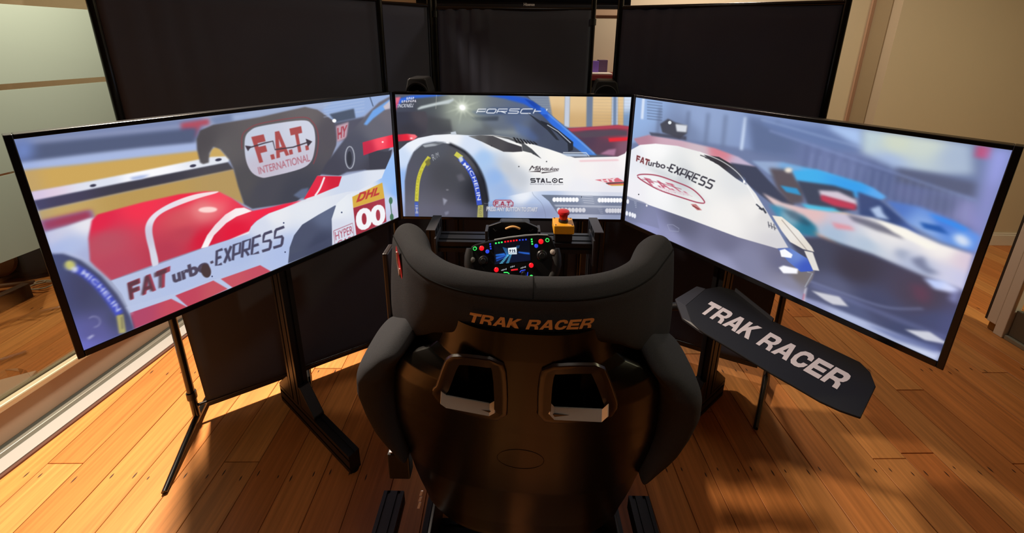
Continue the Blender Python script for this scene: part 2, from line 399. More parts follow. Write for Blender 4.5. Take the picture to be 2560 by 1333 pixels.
    C.poly(S('452 652,480 622,700 562,880 522,1010 506,1080 510,1140 540,1200 582,1240 602,1330 584,1400 566,1480 550,1390 590,1300 625,1250 660,1222 702,1120 745,990 785,780 858,545 945,470 880,444 850,436 740'),
           [(470,650,(226,40,74)),(700,580,(244,52,80)),(900,530,(240,44,72)),(1060,520,(246,70,92)),(1180,590,(232,60,84)),(520,760,(186,80,98)),(560,900,(184,72,94)),(900,720,(190,66,84)),(900,640,(212,84,94)),(820,800,(184,60,82)),(1000,740,(214,30,60)),(1150,700,(226,28,60)),(1300,600,(242,40,72)),(1000,600,(224,120,124))], 2.5)
    C.poly(S('1065 507,960 522,860 556,785 596,738 636,716 680,718 730,735 800,752 876,780 860,762 770,750 700,762 650,802 612,880 576,980 540,1062 516'), [(760,620,(232,226,236)),(740,720,(204,200,220)),(760,840,(214,214,230)),(1000,520,(246,226,230))], 1.8, 1, True)
    C.poly(S('1238 603,1200 586,1158 590,1108 620,1058 670,1018 722,988 786,1022 780,1052 722,1112 662,1162 630'), [(1200,595,(250,240,242)),(1050,690,(240,222,228)),(1000,780,(250,244,246))], 1.8)
    C.oval((1022,597), 46, 14, -2, (255,246,240), 3); C.oval((1022,597), 110, 40, -4, (255,150,150), 26, .35)
    # white flank with lettering
    C.poly(S('548 946,700 895,850 840,1000 785,1120 745,1222 712,1232 680,1262 650,1320 614,1420 578,1700 508,1760 500,1660 560,1640 650,1636 765,1410 860,1325 896,1040 935,860 1010,640 1095,600 1010'),
           [(600,980,(182,194,226)),(900,900,(178,192,228)),(1200,780,(172,188,226)),(1360,620,(232,234,240)),(1500,570,(228,232,240)),(1380,800,(176,192,230)),(1280,680,(214,220,236))], 2)
    C.poly(S('600 1080,860 1005,1040 935,1330 880,1340 900,925 1075,660 1180'), (184,196,228), 2)
    C.poly(S('640 1102,842 1032,925 1074,658 1180'), [(660,1130,(176,72,104)),(880,1060,(196,76,94))], 2)
    C.poly(S('862 1016,1048 942,1118 982,926 1072'), [(900,1030,(192,70,92)),(1080,980,(196,84,96))], 2)
    C.poly(S('1084 934,1276 866,1328 896,1142 976'), [(1120,940,(198,84,98)),(1290,890,(196,80,98))], 2)
    C.text('FAT', [(622,958),(838,872),(838,964),(642,1040)], (160,66,84), 'block', .08, 1, 1.5)
    C.text('FAT', [(622,960),(820,882),(822,966),(638,1038)], (84,56,66), 'block', .08, 1, 2.5, .85)
    C.text('urbo', [(842,898),(1018,830),(1032,892),(852,958)], (80,72,92), .05, 0, 1, 1.2)
    C.line(S('1034 856,1048 850'), 12, (80,72,92), 1)
    C.strokes('EXPRESS', [(1064,800),(1392,680),(1384,768),(1064,868)], 13, (74,72,96), .42, .12, 1.2)
    C.oval((1012,895), 24, 34, -15, (74,58,60), 2)
    for x, y in ((1392,660),(1398,802),(1042,922)): C.oval((x,y), 4, 4, 0, (80,86,120))
    # side intake and front fender with the panels
    C.poly(S('1412 856,1420 780,1442 720,1482 668,1560 620,1642 574,1660 580,1628 650,1626 770'), [(1430,840,(78,84,106)),(1500,720,(76,82,106)),(1600,620,(96,106,134)),(1560,760,(64,70,94))], 2, 1)
    C.poly(S('1424 810,1500 790,1622 730,1624 772,1416 858'), (72,78,104), 6, .6)
    C.poly(S('1628 764,1625 640,1650 565,1700 522,1760 500,1870 440,1884 405,1908 350,1940 290,1962 640'),
           [(1640,700,(214,218,234)),(1660,580,(232,236,242)),(1800,500,(226,230,240)),(1900,420,(150,190,244)),(1940,500,(140,184,246)),(1935,620,(196,196,224)),(1900,560,(200,210,236))], 2)
    C.poly(S('1726 532,1872 462,1882 538,1730 586'), (216,172,70), 1.5)
    C.text('DHL', [(1748,516),(1860,482),(1858,520),(1744,560)], (190,66,60), 'block', .35, 1, 1)
    C.poly(S('1730 586,1882 538,1890 652,1744 720'), [(1740,600,(160,50,66)),(1880,600,(170,60,76))], 1.5)
    C.text('00', [(1738,596),(1882,562),(1888,660),(1746,704)], (244,244,248), .045, 0, .95, 1)
    C.line(S('1634 698,1726 660,1732 722,1640 770'), 4, (176,120,138), 1, 1, False, True)
    C.text('HYPER', [(1640,704),(1724,672),(1728,708),(1644,744)], (166,64,84), -.005, 0, 1, 1)
    C.text('CAR', [(1650,748),(1722,722),(1724,748),(1652,778)], (166,64,84), .0, 0, 1, 1)
    C.line(S('1910 560,1916 620'), 4, (70,110,90), 1)
    C.oval((1912,550), 9, 17, 0, (74,118,92), 1.5); C.oval((1916,630), 9, 17, 0, (74,118,92), 1.5); C.oval((1674,608), 4, 4, 0, (80,90,120))
    # front wheel, nearest
    C.poly(S('240 816,310 812,400 846,500 922,580 1012,640 1110,664 1180,400 1300,330 1200'),
           [(270,830,(70,76,110)),(400,1000,(66,68,100)),(450,1200,(92,92,150)),(600,1120,(72,76,108)),(520,1000,(70,74,106)),(400,1270,(110,110,190))], 4, 1)
    C.line(S('260 812,330 812,420 850,510 920,590 1010,650 1110'), 10, (190,196,224), 4, .6, True)
    C.line(S('330 870,400 900,470 955,535 1030,590 1110'), 40, (72,84,196), 4, 1, True)
    C.arc_text('MICHELIN', S('398 912,466 966,530 1038,580 1104'), 26, (200,206,240), .03, 2.8, .9)
    C.oval((346,872), 28, 24, 20, (198,194,110), 5); C.poly(S('350 880,385 880,380 905,360 905'), (210,214,230), 4)
    C.line(S('590 1112,604 1200'), 34, (176,168,110), 3); C.line(S('600 1120,604 1180'), 10, (130,124,96), 3)
    C.line([(464+30*math.cos(t), 1146+26*math.sin(t)) for t in np.linspace(-2.5,1.6,14)], 7, (150,150,190), 3, .6)
    C.poly(S('430 1224,456 1208,466 1214,440 1234'), (180,180,215), 3, .8)
    C.poly(S('65 250,110 246,420 1300,380 1300'), (90,120,235), 22, .22)
    return C.image('left_picture')

def paint_centre():
    C = Canvas(1280, 720, [(75,92),(1588,105),(1515,890),(118,878)], None)
    C.poly(S('60 80,1600 90,1540 910,100 900'), (88,92,104))
    # hoardings behind
    C.poly(S('920 90,1600 100,1600 320,1100 300'), (120,132,152))
    for k in range(14): C.line([(935,108+k*15),(1075,108+k*15)], 5, (150,158,170), 2, .6)
    for q in ('1062 98,1166 98,1160 285,1085 240', '1196 98,1306 98,1302 300,1190 300', '1342 98,1466 98,1462 300,1336 300', '1502 98,1542 98,1538 300,1500 300'):
        C.poly(S(q), [(p[0],p[1],(228,196,148)) for p in S(q)[:2]]+[(p[0],p[1],(206,170,120)) for p in S(q)[2:]], 3)
    for q in ('1166 98,1196 98,1190 300,1160 290', '1466 98,1502 98,1500 300,1462 300'): C.poly(S(q), (196,204,220), 2)
    C.poly(S('1306 98,1342 98,1336 300,1302 300'), (112,126,150), 3); C.poly(S('1474 98,1494 98,1492 300,1470 300'), (110,132,166), 3)
    C.poly(S('1542 98,1600 98,1600 330,1538 300'), [(1560,110,(206,220,240)),(1570,280,(120,150,190))], 4)
    for k in range(9): C.line([(1340,120+k*20),(1590,124+k*20)], 2, (150,140,126), 1.5, .35)
    # red car behind
    C.poly(S('1170 310,1290 300,1500 284,1600 296,1600 440,1500 490,1360 470,1250 400'), [(1220,320,(120,66,84)),(1300,380,(84,64,84)),(1480,300,(150,56,74)),(1560,420,(130,90,110)),(1420,440,(92,66,84))], 4)
    C.poly(S('1180 306,1500 286,1600 296,1600 312,1500 304,1200 326'), (176,66,86), 4)
    C.poly(S('1200 335,1480 310,1560 320,1560 350,1440 356,1280 366'), (88,74,88), 5)
    C.poly(S('1440 368,1570 360,1560 384,1446 392'), (226,46,58), 3); C.poly(S('1386 470,1440 442,1490 436,1480 480'), (170,120,150), 5)
    # cabin: glass, roof, pillar
    C.poly(S('60 140,120 112,200 98,340 92,600 90,800 92,900 100,960 130,1040 190,1150 285,1280 395,1370 478,1100 480,700 420,400 370,60 460'),
           [(120,160,(70,74,90)),(300,150,(80,86,92)),(507,172,(150,156,150)),(520,260,(126,132,130)),(700,240,(104,114,130)),(850,250,(90,104,134)),(850,330,(112,120,130)),(300,300,(72,72,80)),(180,300,(62,62,72)),(1000,330,(74,82,104)),(1150,420,(72,80,100)),(650,330,(98,104,110))], 2)
    C.poly(S('60 150,100 118,180 99,340 90,420 92,340 104,200 116,120 140,75 180'), (52,108,226), 5)
    C.poly(S('660 96,800 92,920 112,1010 172,1060 215,1000 205,900 150,780 118'), (42,92,205), 5)
    C.poly(S('560 200,700 176,1000 182,1040 215,960 212,600 222'), (58,78,120), 6, .8)
    C.poly(S('905 118,960 134,1042 192,1150 288,1282 398,1366 478,1292 476,1200 408,1100 305,1010 214,960 168'), [(940,130,(30,70,170)),(1080,240,(54,116,226)),(1200,350,(60,124,230)),(1320,460,(76,130,214)),(1040,230,(40,84,190))], 2)
    C.line(S('1010 176,1120 268,1240 372,1350 468'), 6, (150,186,240), 3, .8)
    C.poly(S('560 236,740 230,735 258,600 262'), (66,74,88), 5, .9); C.poly(S('470 250,620 250,640 310,470 330'), (140,150,150), 12, .5)
    C.poly(S('700 318,860 322,880 350,720 345'), (140,148,152), 8, .7); C.poly(S('836 270,930 300,1000 380,960 390,850 340'), (84,110,170), 12, .5)
    C.poly(S('75 205,270 200,286 260,270 340,200 370,75 350'), [(120,240,(60,62,76)),(240,230,(78,74,82)),(160,320,(58,58,68))], 3)
    C.poly(S('290 240,430 250,440 330,330 345,280 330'), (70,72,78), 6)
    # flare
    C.oval((507,173), 150, 110, 0, (168,178,160), 45, .55)
    for t in range(12):
        d = t*PI/6+.2; L = 120 if t % 2 else 75
        C.poly([(507+8*math.cos(d+1.6),173+8*math.sin(d+1.6)),(507+L*math.cos(d),173+L*math.sin(d)),(507-8*math.cos(d+1.6),173-8*math.sin(d+1.6))], (206,214,196), 4, .45)
    C.oval((507,173), 34, 30, 20, (236,242,226), 10, .8); C.oval((507,175), 20, 17, 30, (255,255,255), 2)
    C.poly(S('216 184,240 168,330 146,400 130,450 118,452 130,420 150,350 160,280 176,222 190'), (196,206,208), 3)
    C.line(S('342 92,336 185'), 3, (190,190,180), 1, .7)
    for x, y, n, k in ((150,118,4,13),(118,138,7,14)):
        for i in range(n): C.line([(x+i*k,y-i*.6+6),(x+i*k+4,y-i*.6-8)], 7, (226,222,234), 1.6, .9); C.line([(x+i*k,y-i*.6+4*(-1)**i),(x+i*k+9,y-i*.6+4*(-1)**i)], 5, (226,222,234), 1.6, .8)
    C.text('TINCKNELL', [(84,154),(198,150),(190,174),(78,178)], (226,230,240), .02, .3, 1.05, 1.2)
    C.poly(S('78 112,110 108,96 150,76 160'), (226,110,130), 4); C.poly(S('76 150,96 140,80 190,72 195'), (210,70,100), 5)
    C.strokes('PORSCH', [(606,185),(1046,182),(1040,212),(600,209)], 5.5, (248,250,254), .22, .12, .6)
    C.poly(S('1010 176,1032 176,1062 216,1012 216'), (52,110,222), 2)
    # mirror
    C.poly(S('75 352,150 345,200 350,216 364,190 386,75 396'), [(90,370,(196,40,64)),(190,356,(255,120,130)),(140,370,(228,36,58))], 2); C.oval((176,374), 9, 5, 0, (255,230,230), 2)
    # white front of the car
    C.poly(S('60 500,92 452,150 404,220 372,320 352,430 346,560 354,700 351,800 364,880 388,960 410,1060 440,1150 470,1225 495,1360 490,1500 486,1545 466,1570 430,1600 410,1560 900,100 900,70 640'),
           [(100,500,(206,222,246)),(200,400,(238,242,250)),(430,365,(242,244,248)),(560,420,(214,226,246)),(640,500,(168,200,240)),(720,620,(150,184,234)),(760,700,(160,186,228)),(800,560,(206,210,216)),(860,640,(208,212,220)),(900,500,(246,244,240)),(1000,560,(244,243,242)),(1150,600,(244,243,244)),(1100,470,(250,248,244)),(1300,560,(246,242,242)),(1450,560,(244,238,240)),(1000,690,(232,233,238)),(1250,690,(238,238,244)),(1480,690,(232,232,240)),(110,640,(150,186,242)),(120,800,(160,180,226)),(1560,500,(250,246,246)),(880,460,(252,250,246)),(700,390,(240,238,236))], 1.6)
    C.poly(S('430 334,462 328,468 348,432 350'), (196,204,214), 1)
    C.poly(S('700 470,800 500,880 560,940 640,880 690,800 640,740 560'), (190,196,206), 24, .5)
    # vents on the fender
    C.poly(S('542 358,620 352,700 356,800 398,886 425,890 456,830 460,768 458,700 428,630 394'), [(560,362,(120,122,124)),(700,390,(78,76,80)),(870,440,(66,64,70)),(620,380,(96,96,98))], 1.2)
    C.poly(S('690 352,800 364,880 390,950 440,1012 502,945 465,890 452,886 412,800 378'), [(720,356,(110,112,112)),(880,420,(84,86,90)),(1000,495,(70,72,78)),(820,372,(90,92,96))], 1.2)
    for k in range(7):
        x = 828+k*21; C.poly([(x,364+k*4),(x+12,366+k*4.5),(x+36,400+k*2),(x+22,400+k*2)], (40,40,44), 1)
    # wheel arch and tyre
    C.poly(S('130 900,130 650,150 545,190 462,250 412,330 396,430 410,520 458,590 538,640 640,664 760,670 900'),
           [(160,600,(84,86,100)),(330,420,(84,88,98)),(500,470,(86,86,92)),(400,600,(72,74,82)),(380,850,(92,92,104)),(640,700,(40,42,50)),(220,840,(96,98,112))], 1.5, 1)
    C.line(S('420 408,520 460,592 542,640 644,662 762,668 900'), 18, (34,36,44), 5, .9, True)
    C.line(S('132 890,132 650,152 545,192 462,252 412,330 396,400 402'), 6, (110,118,136), 2, .7, True)
    C.poly(S('246 418,330 402,392 398,330 422,262 432'), (166,172,180), 2); C.poly(S('300 405,390 398,350 414'), (96,100,108), 3)
    C.line(S('290 494,246 560,216 650,204 780'), 24, (206,200,72), 1.2, 1, True)
    C.poly(S('262 524,292 500,296 540,276 556'), (120,116,60), 2); C.arc_text('PILOTSPORT', S('212 766,214 690,232 612,262 556'), 14, (160,152,40), .0, .6, .8)
    C.line(S('203 786,205 880'), 24, (66,96,190), 1.5); C.text('MI', [(196,860),(196,806),(212,806),(214,860)], (180,190,220), .02, 0, 1, 1)
    C.line(S('458 470,500 500'), 30, (206,202,84), 1.5)
    C.line(S('486 500,545 570,588 668,610 802'), 34, (58,84,196), 1.2, 1, True)
    C.arc_text('MICHELIN', S('504 544,548 592,580 676,598 780'), 23, (222,226,244), .02, .7)
    C.poly(S('478 500,500 486,510 515,490 530'), (208,214,220), 2)
    C.poly(S('600 806,634 802,634 882,594 882'), (196,190,90), 1.5); C.arc_text('PILOT', S('608 812,606 880'), 16, (120,112,50), .0, .6)
    C.text('R/M', [(304,480),(346,462),(354,492),(316,520)], (196,200,206), -.012, 0, 1.1, .6)
    C.poly(S('374 758,404 772,380 808'), (150,152,168), 3); C.poly(S('384 850,412 842,410 860,390 872'), (130,132,150), 3); C.poly(S('464 612,498 600,520 640,480 652'), (110,108,120), 6, .6)
    C.oval((404,706), 9, 5, 0, (120,120,130), 2)
    # nose, lights
    C.poly(S('660 900,668 782,720 762,780 748,880 726,950 713,1100 708,1530 716,1540 900'), [(700,860,(146,178,226)),(720,780,(150,184,232)),(900,740,(236,240,248)),(950,800,(178,196,230)),(1000,870,(160,176,216)),(1500,880,(160,172,204)),(1300,720,(226,230,240)),(1480,725,(214,218,232))], 2)
    C.line(S('950 716,962 740,1010 790,1032 850,1036 884'), 2, (120,130,150), .6, .8, True)
    C.poly(S('1008 734,1530 741,1524 862,1112 856,1088 820,1058 776'), [(1030,745,(110,120,140)),(1200,800,(122,132,156)),(1500,800,(116,126,152)),(1300,750,(150,158,178))], 1.2)
    C.poly(S('1090 798,1530 804,1530 816,1100 810'), (200,206,220), 2, .8)
    for x0, x1, y, n in ((1092,1236,765,8),(1382,1515,767,8),(1120,1280,832,8),(1430,1520,834,6)):
        for k in range(n): C.oval((x0+(x1-x0)*k/(n-1), y), 12.5, 15, 0, (252,252,255), 1.2); 
        for k in range(n-1): C.line([(x0+(x1-x0)*(k+.5)/(n-1), y-10),(x0+(x1-x0)*(k+.5)/(n-1), y+10)], 2, (180,182,190), .6, .7)
    for k in range(4): C.line([(1262+k*6,738+k*15),(1340+k*3,746+k*14)], 3.5, (196,200,214), .8)
    for k in range(4): C.line([(1366+k*6,812+k*12),(1396+k*3,816+k*12)], 3, (180,186,204), .8)
    C.line(S('1266 741,1266 752'), 3, (40,40,44))
    # sponsor lettering on the wing
    C.text('Milwaukee', [(936,546),(1124,556),(1122,580),(930,578)], (56,48,54), .0, .3, .86, .5)
    C.poly(S('924 586,1008 578,1000 590,1126 580,1010 597,1016 588'), (60,52,58), .5)
    C.strokes('S', [(942,631),(970,631),(970,653),(942,653)], 7, (40,40,48)); C.text('TA', [(976,627),(1034,628),(1034,657),(976,656)], (40,40,48), 'block', 0, 1, .4)
    C.line(S('1044 628,1044 653,1072 653'), 7, (40,40,48)); C.line([(1096+15*math.cos(t),642+13*math.sin(t)) for t in np.linspace(0,2*PI,20)], 6, (40,40,48)); C.oval((1096,642), 6, 5, 0, (40,40,48)); C.strokes('C', [(1124,632),(1148,632),(1148,654),(1124,654)], 7, (40,40,48))
    C.text('GOLDEN STAR QUALITY', [(938,661),(1152,664),(1150,671),(936,670)], (90,92,104), .0, 0, 1, .5)
    C.poly(S('1352 636,1500 622,1540 646,1440 656'), (216,110,124), 1.5); C.text('HY', [(1380,634),(1490,622),(1520,644),(1400,654)], (240,222,226), .04, .2, 1, 1)
    C.poly(S('1420 656,1545 648,1550 654,1430 662'), (50,44,44), 1); C.poly(S('1430 662,1550 655,1558 662,1440 668'), (196,60,60), 1); C.poly(S('1440 668,1556 662,1550 672,1460 674'), (206,160,70), 1)
    C.poly(S('1250 512,1500 504,1510 512,1260 520'), (238,170,180), 3, .7)
    for x, y in ((866,553),(1044,520),(692,420),(960,470)): C.oval((x,y), 4, 4, 0, (60,60,66), .5)
    # wiper
    C.poly(S('925 208,1005 258,1064 300,1128 384,1108 380,1050 318,985 264'), (46,50,60), 1.2)
    C.poly(S('1008 256,1060 276,1124 318,1216 394,1214 446,1184 458,1180 402,1112 336,1060 300,1015 274'), (42,46,56), 1.2)
    C.line(S('1050 284,1120 326,1200 400'), 5, (214,220,230), 1.2)
    C.line(S('1150 462,1298 462,1318 486'), 5, (228,234,240), 1.2); C.poly(S('1140 468,1300 470,1310 486,1180 486'), (170,186,210), 2)
    # logo and the prompt
    C.poly(S('712 768,812 768,830 786,828 806,815 818,708 816,696 800,698 780'), (170,66,86), .8, 1); C.poly(S('714 773,810 773,824 788,822 804,812 812,711 811,702 799,704 782'), (196,202,222), .8)
    C.text('F.A.T.', [(710,778),(820,778),(818,806),(708,806)], (160,44,66), 'block', 0, 1, .5)
    C.line(S('640 792,1000 797'), 2, (200,208,220), .8, .6)
    C.text('PRESS ANY BUTTON TO START', [(657,814),(985,818),(983,846),(655,844)], (60,66,80), .03, 0, 1, 4, .4)
    C.text('PRESS ANY BUTTON TO START', [(656,812),(984,816),(982,844),(654,842)], (252,252,254), .03, 0, .95, .3)
    C.poly(S('100 800,1540 805,1540 900,100 890'), (110,110,135), 20, .3)
    return C.image('centre_picture')

def paint_right():
    C = Canvas(1280, 720, [(90,52),(1832,288),(1490,1265),(43,612)], None)
    C.poly(S('60 30,1860 270,1520 1300,20 640'), (112,126,164))
    # fence, hillside and boards, all blurred by speed
    C.poly(S('80 40,1000 170,1300 330,900 330,300 240,60 260'), [(120,80,(150,180,226)),(400,120,(146,166,206)),(800,180,(130,150,196)),(300,220,(120,136,172)),(1100,280,(120,134,176))], 8)
    C.line(S('124 55,118 150'), 12, (214,226,246), 4); C.line(S('590 140,572 290'), 14, (200,216,242), 6)
    for x in (200,330,420,500,660,740): C.line([(x,80+x*.1),(x-14,230+x*.1)], 16, (104,118,150), 9, .7)
    for k in range(7): C.line([(140,70+k*13),(210,78+k*13)], 5, (90,104,134), 3, .7)
    C.poly(S('600 130,900 250,1180 330,1400 430,1640 560,1690 640,1640 720,1280 540,1000 420,800 330,620 300'), [(700,220,(96,112,150)),(1000,330,(112,124,168)),(1300,450,(92,104,146)),(1600,600,(110,114,160))], 16)
    C.poly(S('980 170,1130 190,1135 280,1060 250,960 190'), (172,198,240), 14)
    C.poly(S('640 150,960 190,1140 300,1000 290,760 220'), (104,124,170), 14)
    C.poly(S('1130 190,1400 226,1640 262,1650 400,1500 400,1300 380,1130 300'), [(1150,220,(190,208,216)),(1400,250,(204,214,206)),(1600,320,(170,186,210)),(1250,350,(166,186,222)),(1300,250,(208,216,198))], 12)
    C.poly(S('1290 368,1480 400,1672 440,1664 512,1480 480,1288 440'), (92,98,126), 9)
    for x in (880,930,1000,1060,1120,1180,1240,1300,1380,1450): C.line([(x,260+(x-880)*.28),(x-20,390+(x-880)*.32)], 14, (84,96,134), 9, .6)
    C.poly(S('1280 440,1660 520,1690 650,1620 640,1400 540,1280 500'), [(1350,480,(100,108,150)),(1640,580,(140,140,190)),(1500,540,(96,104,140))], 12)
    C.poly(S('1664 264,1738 276,1728 332,1656 320'), (186,84,124), 7)
    C.poly(S('1735 275,1835 285,1500 1290,1450 1250,1640 760'), [(1780,320,(160,166,232)),(1700,560,(146,148,206)),(1560,1000,(120,118,164))], 16)
    for x in range(900, 1660, 38): C.line([(x,300+(x-880)*.27),(x-22,420+(x-880)*.33)], 6, (150,164,206), 5, .45)
    C.line(S('700 200,1000 300,1300 400,1660 520'), 9, (132,148,194), 6, .7); C.line(S('660 150,900 215,1130 280'), 6, (160,180,220), 5, .7)
    for k in range(5): C.line([(900+k*90,470+k*26),(1010+k*90,498+k*26)], 7, (130,146,190), 5, .5)
    # light pastel car, then blue car
    C.poly(S('80 240,150 222,300 248,450 282,560 322,640 370,560 420,380 330,120 290'), [(100,250,(180,130,150)),(260,250,(206,170,186)),(470,290,(214,130,144)),(580,350,(196,180,206)),(380,300,(206,186,196))], 4)
    C.poly(S('200 172,236 148,270 165,324 180,322 215,290 240,210 210'), (70,72,84), 4); C.poly(S('270 172,324 178,320 210,276 206'), (216,220,228), 4); C.oval((244,166), 8, 8, 0, (230,236,240), 2)
    C.poly(S('150 210,320 228,320 246,160 226'), (66,66,80), 4, .8)
    C.poly(S('620 340,760 345,960 390,1130 440,1240 505,1180 520,900 470,700 400'), [(700,350,(150,170,206)),(900,390,(86,176,236)),(1100,450,(66,164,232)),(1200,500,(100,180,240)),(800,370,(120,170,220))], 6)
    C.poly(S('520 348,640 366,700 430,760 490,820 540,760 570,640 480,560 410'), (64,70,92), 4)
    C.poly(S('700 372,800 380,860 470,860 530,800 540,740 470'), (92,84,92), 8); C.poly(S('752 452,830 466,850 498,780 482'), (56,150,204), 4)
    C.oval((790,382), 18, 12, 0, (236,226,212), 5)
    C.poly(S('810 385,920 380,1060 430,1180 462,1244 508,1200 520,1080 482,900 440,830 430'), [(850,400,(70,176,236)),(1100,450,(60,160,236)),(1220,505,(96,170,240))], 5)
    C.poly(S('830 430,1000 452,1090 480,1110 560,1000 580,880 540'), (66,72,92), 5)
    C.poly(S('930 474,1020 480,1106 520,1108 546,1010 520,940 500'), (212,200,214), 5); C.poly(S('940 494,1020 516,1106 540,1100 566,1000 546,940 520'), (192,64,88), 5)
    C.poly(S('1110 480,1210 516,1300 590,1420 690,1300 660,1120 590'), [(1140,510,(66,80,124)),(1250,590,(54,72,120)),(1380,670,(72,96,160))], 5)
    C.poly(S('1170 560,1215 545,1230 580,1260 610,1200 600'), (176,196,230), 6)
    C.poly(S('1240 520,1400 550,1560 615,1692 690,1660 760,1500 710,1350 630'), [(1280,540,(84,120,196)),(1500,630,(70,120,214)),(1640,700,(96,150,232)),(1450,640,(150,180,230))], 7)
    C.poly(S('1400 620,1500 640,1540 680,1420 650'), (40,90,170), 5); C.oval((1600,706), 42, 24, 30, (214,226,244), 8); C.poly(S('1440 580,1560 620,1640 660,1600 660,1480 610'), (60,140,236), 6)
    C.poly(S('850 536,1000 556,1040 580,900 580'), (80,190,226), 6); C.poly(S('980 572,1060 580,1110 600,1040 596'), (220,180,130), 6)
    C.poly(S('670 486,760 530,860 556,1040 580,1180 600,1330 650,1500 724,1652 772,1610 940,1420 880,1180 770,940 690,800 620'),
           [(720,520,(220,196,196)),(900,570,(226,190,190)),(1050,590,(206,196,214)),(1250,660,(240,236,234)),(1500,740,(246,240,236)),(1620,800,(224,206,216)),(1000,680,(170,190,214)),(1150,720,(180,196,216)),(1400,840,(176,186,214)),(1560,880,(206,206,230)),(1200,680,(226,224,228))], 6)
    C.poly(S('700 540,760 550,860 590,920 640,930 690,860 680,760 620'), [(720,560,(60,140,176)),(880,640,(40,120,150)),(800,590,(130,170,190))], 8)
    C.poly(S('760 560,820 570,900 630,880 640,800 600'), (46,60,80), 8, .5); C.poly(S('960 690,1060 740,1160 790,1080 790,980 740'), (110,180,206), 10, .8)
    C.poly(S('1060 585,1160 610,1300 660,1330 700,1200 660,1090 615'), (90,90,110), 7, .8)
    C.poly(S('1200 610,1340 655,1500 745,1440 745,1280 670'), (250,246,236), 6); C.poly(S('990 620,1080 640,1100 660,1010 650'), (230,140,150), 7, .8); C.poly(S('900 660,1000 710,1060 750,980 730'), (214,150,120), 8, .8)
    C.poly(S('1360 790,1420 780,1440 830,1500 860,1440 860,1380 820'), (110,116,146), 8, .8); C.poly(S('1300 740,1360 760,1330 800,1280 770'), (150,160,186), 10, .7)
    # dark front of the pastel car, road
    C.poly(S('780 690,940 690,1180 770,1420 870,1610 940,1590 1290,1400 1260,850 1000,860 800'), [(900,760,(70,72,92)),(1100,830,(62,58,72)),(1400,960,(74,66,84)),(1000,930,(92,96,126)),(1200,1000,(70,74,104)),(1500,1100,(70,76,112)),(1100,1040,(84,92,128)),(1350,1150,(66,74,108))], 8)
    C.poly(S('1360 905,1440 920,1455 970,1420 1000,1380 970'), (104,62,84), 14, .7)
    C.poly(S('1420 880,1520 892,1596 936,1560 950,1470 930'), [(1450,895,(190,206,250)),(1570,940,(214,220,250))], 7); C.poly(S('1560 940,1590 940,1575 1000,1540 980'), (170,180,240), 8, .6)
    C.line(S('880 888,1050 950,1250 1015,1420 1022'), 7, (124,132,172), 5, .8, True); C.line(S('900 910,1150 1010,1350 1090,1530 1160'), 12, (120,128,176), 9, .7)
    C.poly(S('900 936,1030 965,1072 1010,1000 1000,960 978'), (206,206,216), 4); C.poly(S('1336 1118,1450 1128,1548 1190,1430 1168'), (206,208,220), 4)
    C.poly(S('850 960,940 990,1150 1075,1350 1160,1510 1226,1490 1270,1250 1160,1000 1050,850 985'), [(870,975,(150,156,196)),(1100,1070,(176,186,220)),(1400,1210,(206,214,238))], 7)
    C.poly(S('1150 1090,1350 1150,1500 1200,1490 1230,1300 1170'), (96,108,158), 8, .8)
    C.poly(S('840 920,880 920,868 985,840 975'), (210,206,220), 4); C.poly(S('848 945,868 950,862 980,842 975'), (190,70,96), 4)
    # white car nose, nearest
    C.poly(S('30 620,48 510,250 520,560 640,740 735,860 790,915 846,905 880,870 930,858 985,700 930,400 800,150 680'),
           [(80,560,(120,126,156)),(300,620,(96,98,122)),(500,700,(110,112,140)),(250,700,(146,148,186)),(500,830,(150,152,186)),(800,900,(136,136,160)),(840,870,(120,112,112)),(780,820,(104,106,136)),(600,800,(130,132,162)),(800,960,(160,164,206)),(150,660,(150,154,200))], 3)
    C.poly(S('20 420,46 330,70 290,110 268,180 262,280 272,380 298,480 340,560 395,640 490,700 585,740 650,792 738,740 742,560 690,350 612,160 545,30 508'),
           [(60,330,(232,234,242)),(180,275,(250,250,250)),(400,330,(238,238,236)),(560,440,(226,228,230)),(690,600,(224,222,222)),(300,420,(204,208,212)),(380,480,(240,240,238)),(200,480,(246,246,248)),(500,600,(244,242,240)),(70,480,(240,238,244)),(740,720,(214,212,216)),(260,400,(236,238,238)),(620,560,(240,238,236))], 1.6)
    C.poly(S('95 345,260 400,360 470,430 540,330 480,200 410'), (196,202,208), 14, .5)
    C.poly(S('400 312,470 322,540 362,592 420,600 452,548 420,470 360,430 336'), [(430,320,(60,58,64)),(560,400,(66,70,84)),(590,440,(90,104,140)),(480,340,(52,50,56))], 2)
    for k in range(4): C.line([(384+k*22,314+k*11),(428+k*22,330+k*11)], 3.5, (50,50,56), .8)
    C.line(S('380 300,480 340,560 398,610 470,660 560'), 4, (250,250,250), 1.5, .8, True)
    C.oval((586,436), 5, 8, 0, (255,255,255), 1)
    C.text('FAT', [(94,314),(156,336),(148,364),(92,342)], (120,56,60), 'block', .06, 1, .8)
    C.text('urbo', [(150,336),(228,350),(224,378),(146,362)], (60,56,66), .02, 0, 1, .6); C.line(S('232 370,242 374'), 6, (60,56,66), .6)
    C.strokes('EXPRESS', [(254,356),(452,434),(432,468),(242,386)], 7, (52,52,62), .42, .06, .8)
    C.line(S('98 410,128 402,190 408,262 432,350 470,405 526,380 532,300 508,200 474,130 436'), 5, (160,62,84), .8, 1, True, True)
    C.text('F.A.T.', [(126,416),(270,448),(330,490),(160,452)], (198,106,128), 'block', 0, 1, 1); C.text('INTERNATIONAL', [(180,458),(330,486),(352,504),(200,478)], (214,170,184), .0, 0, 1, 1)
    C.line(S('120 424,200 440,300 470'), 3, (150,60,80), 1, .7)
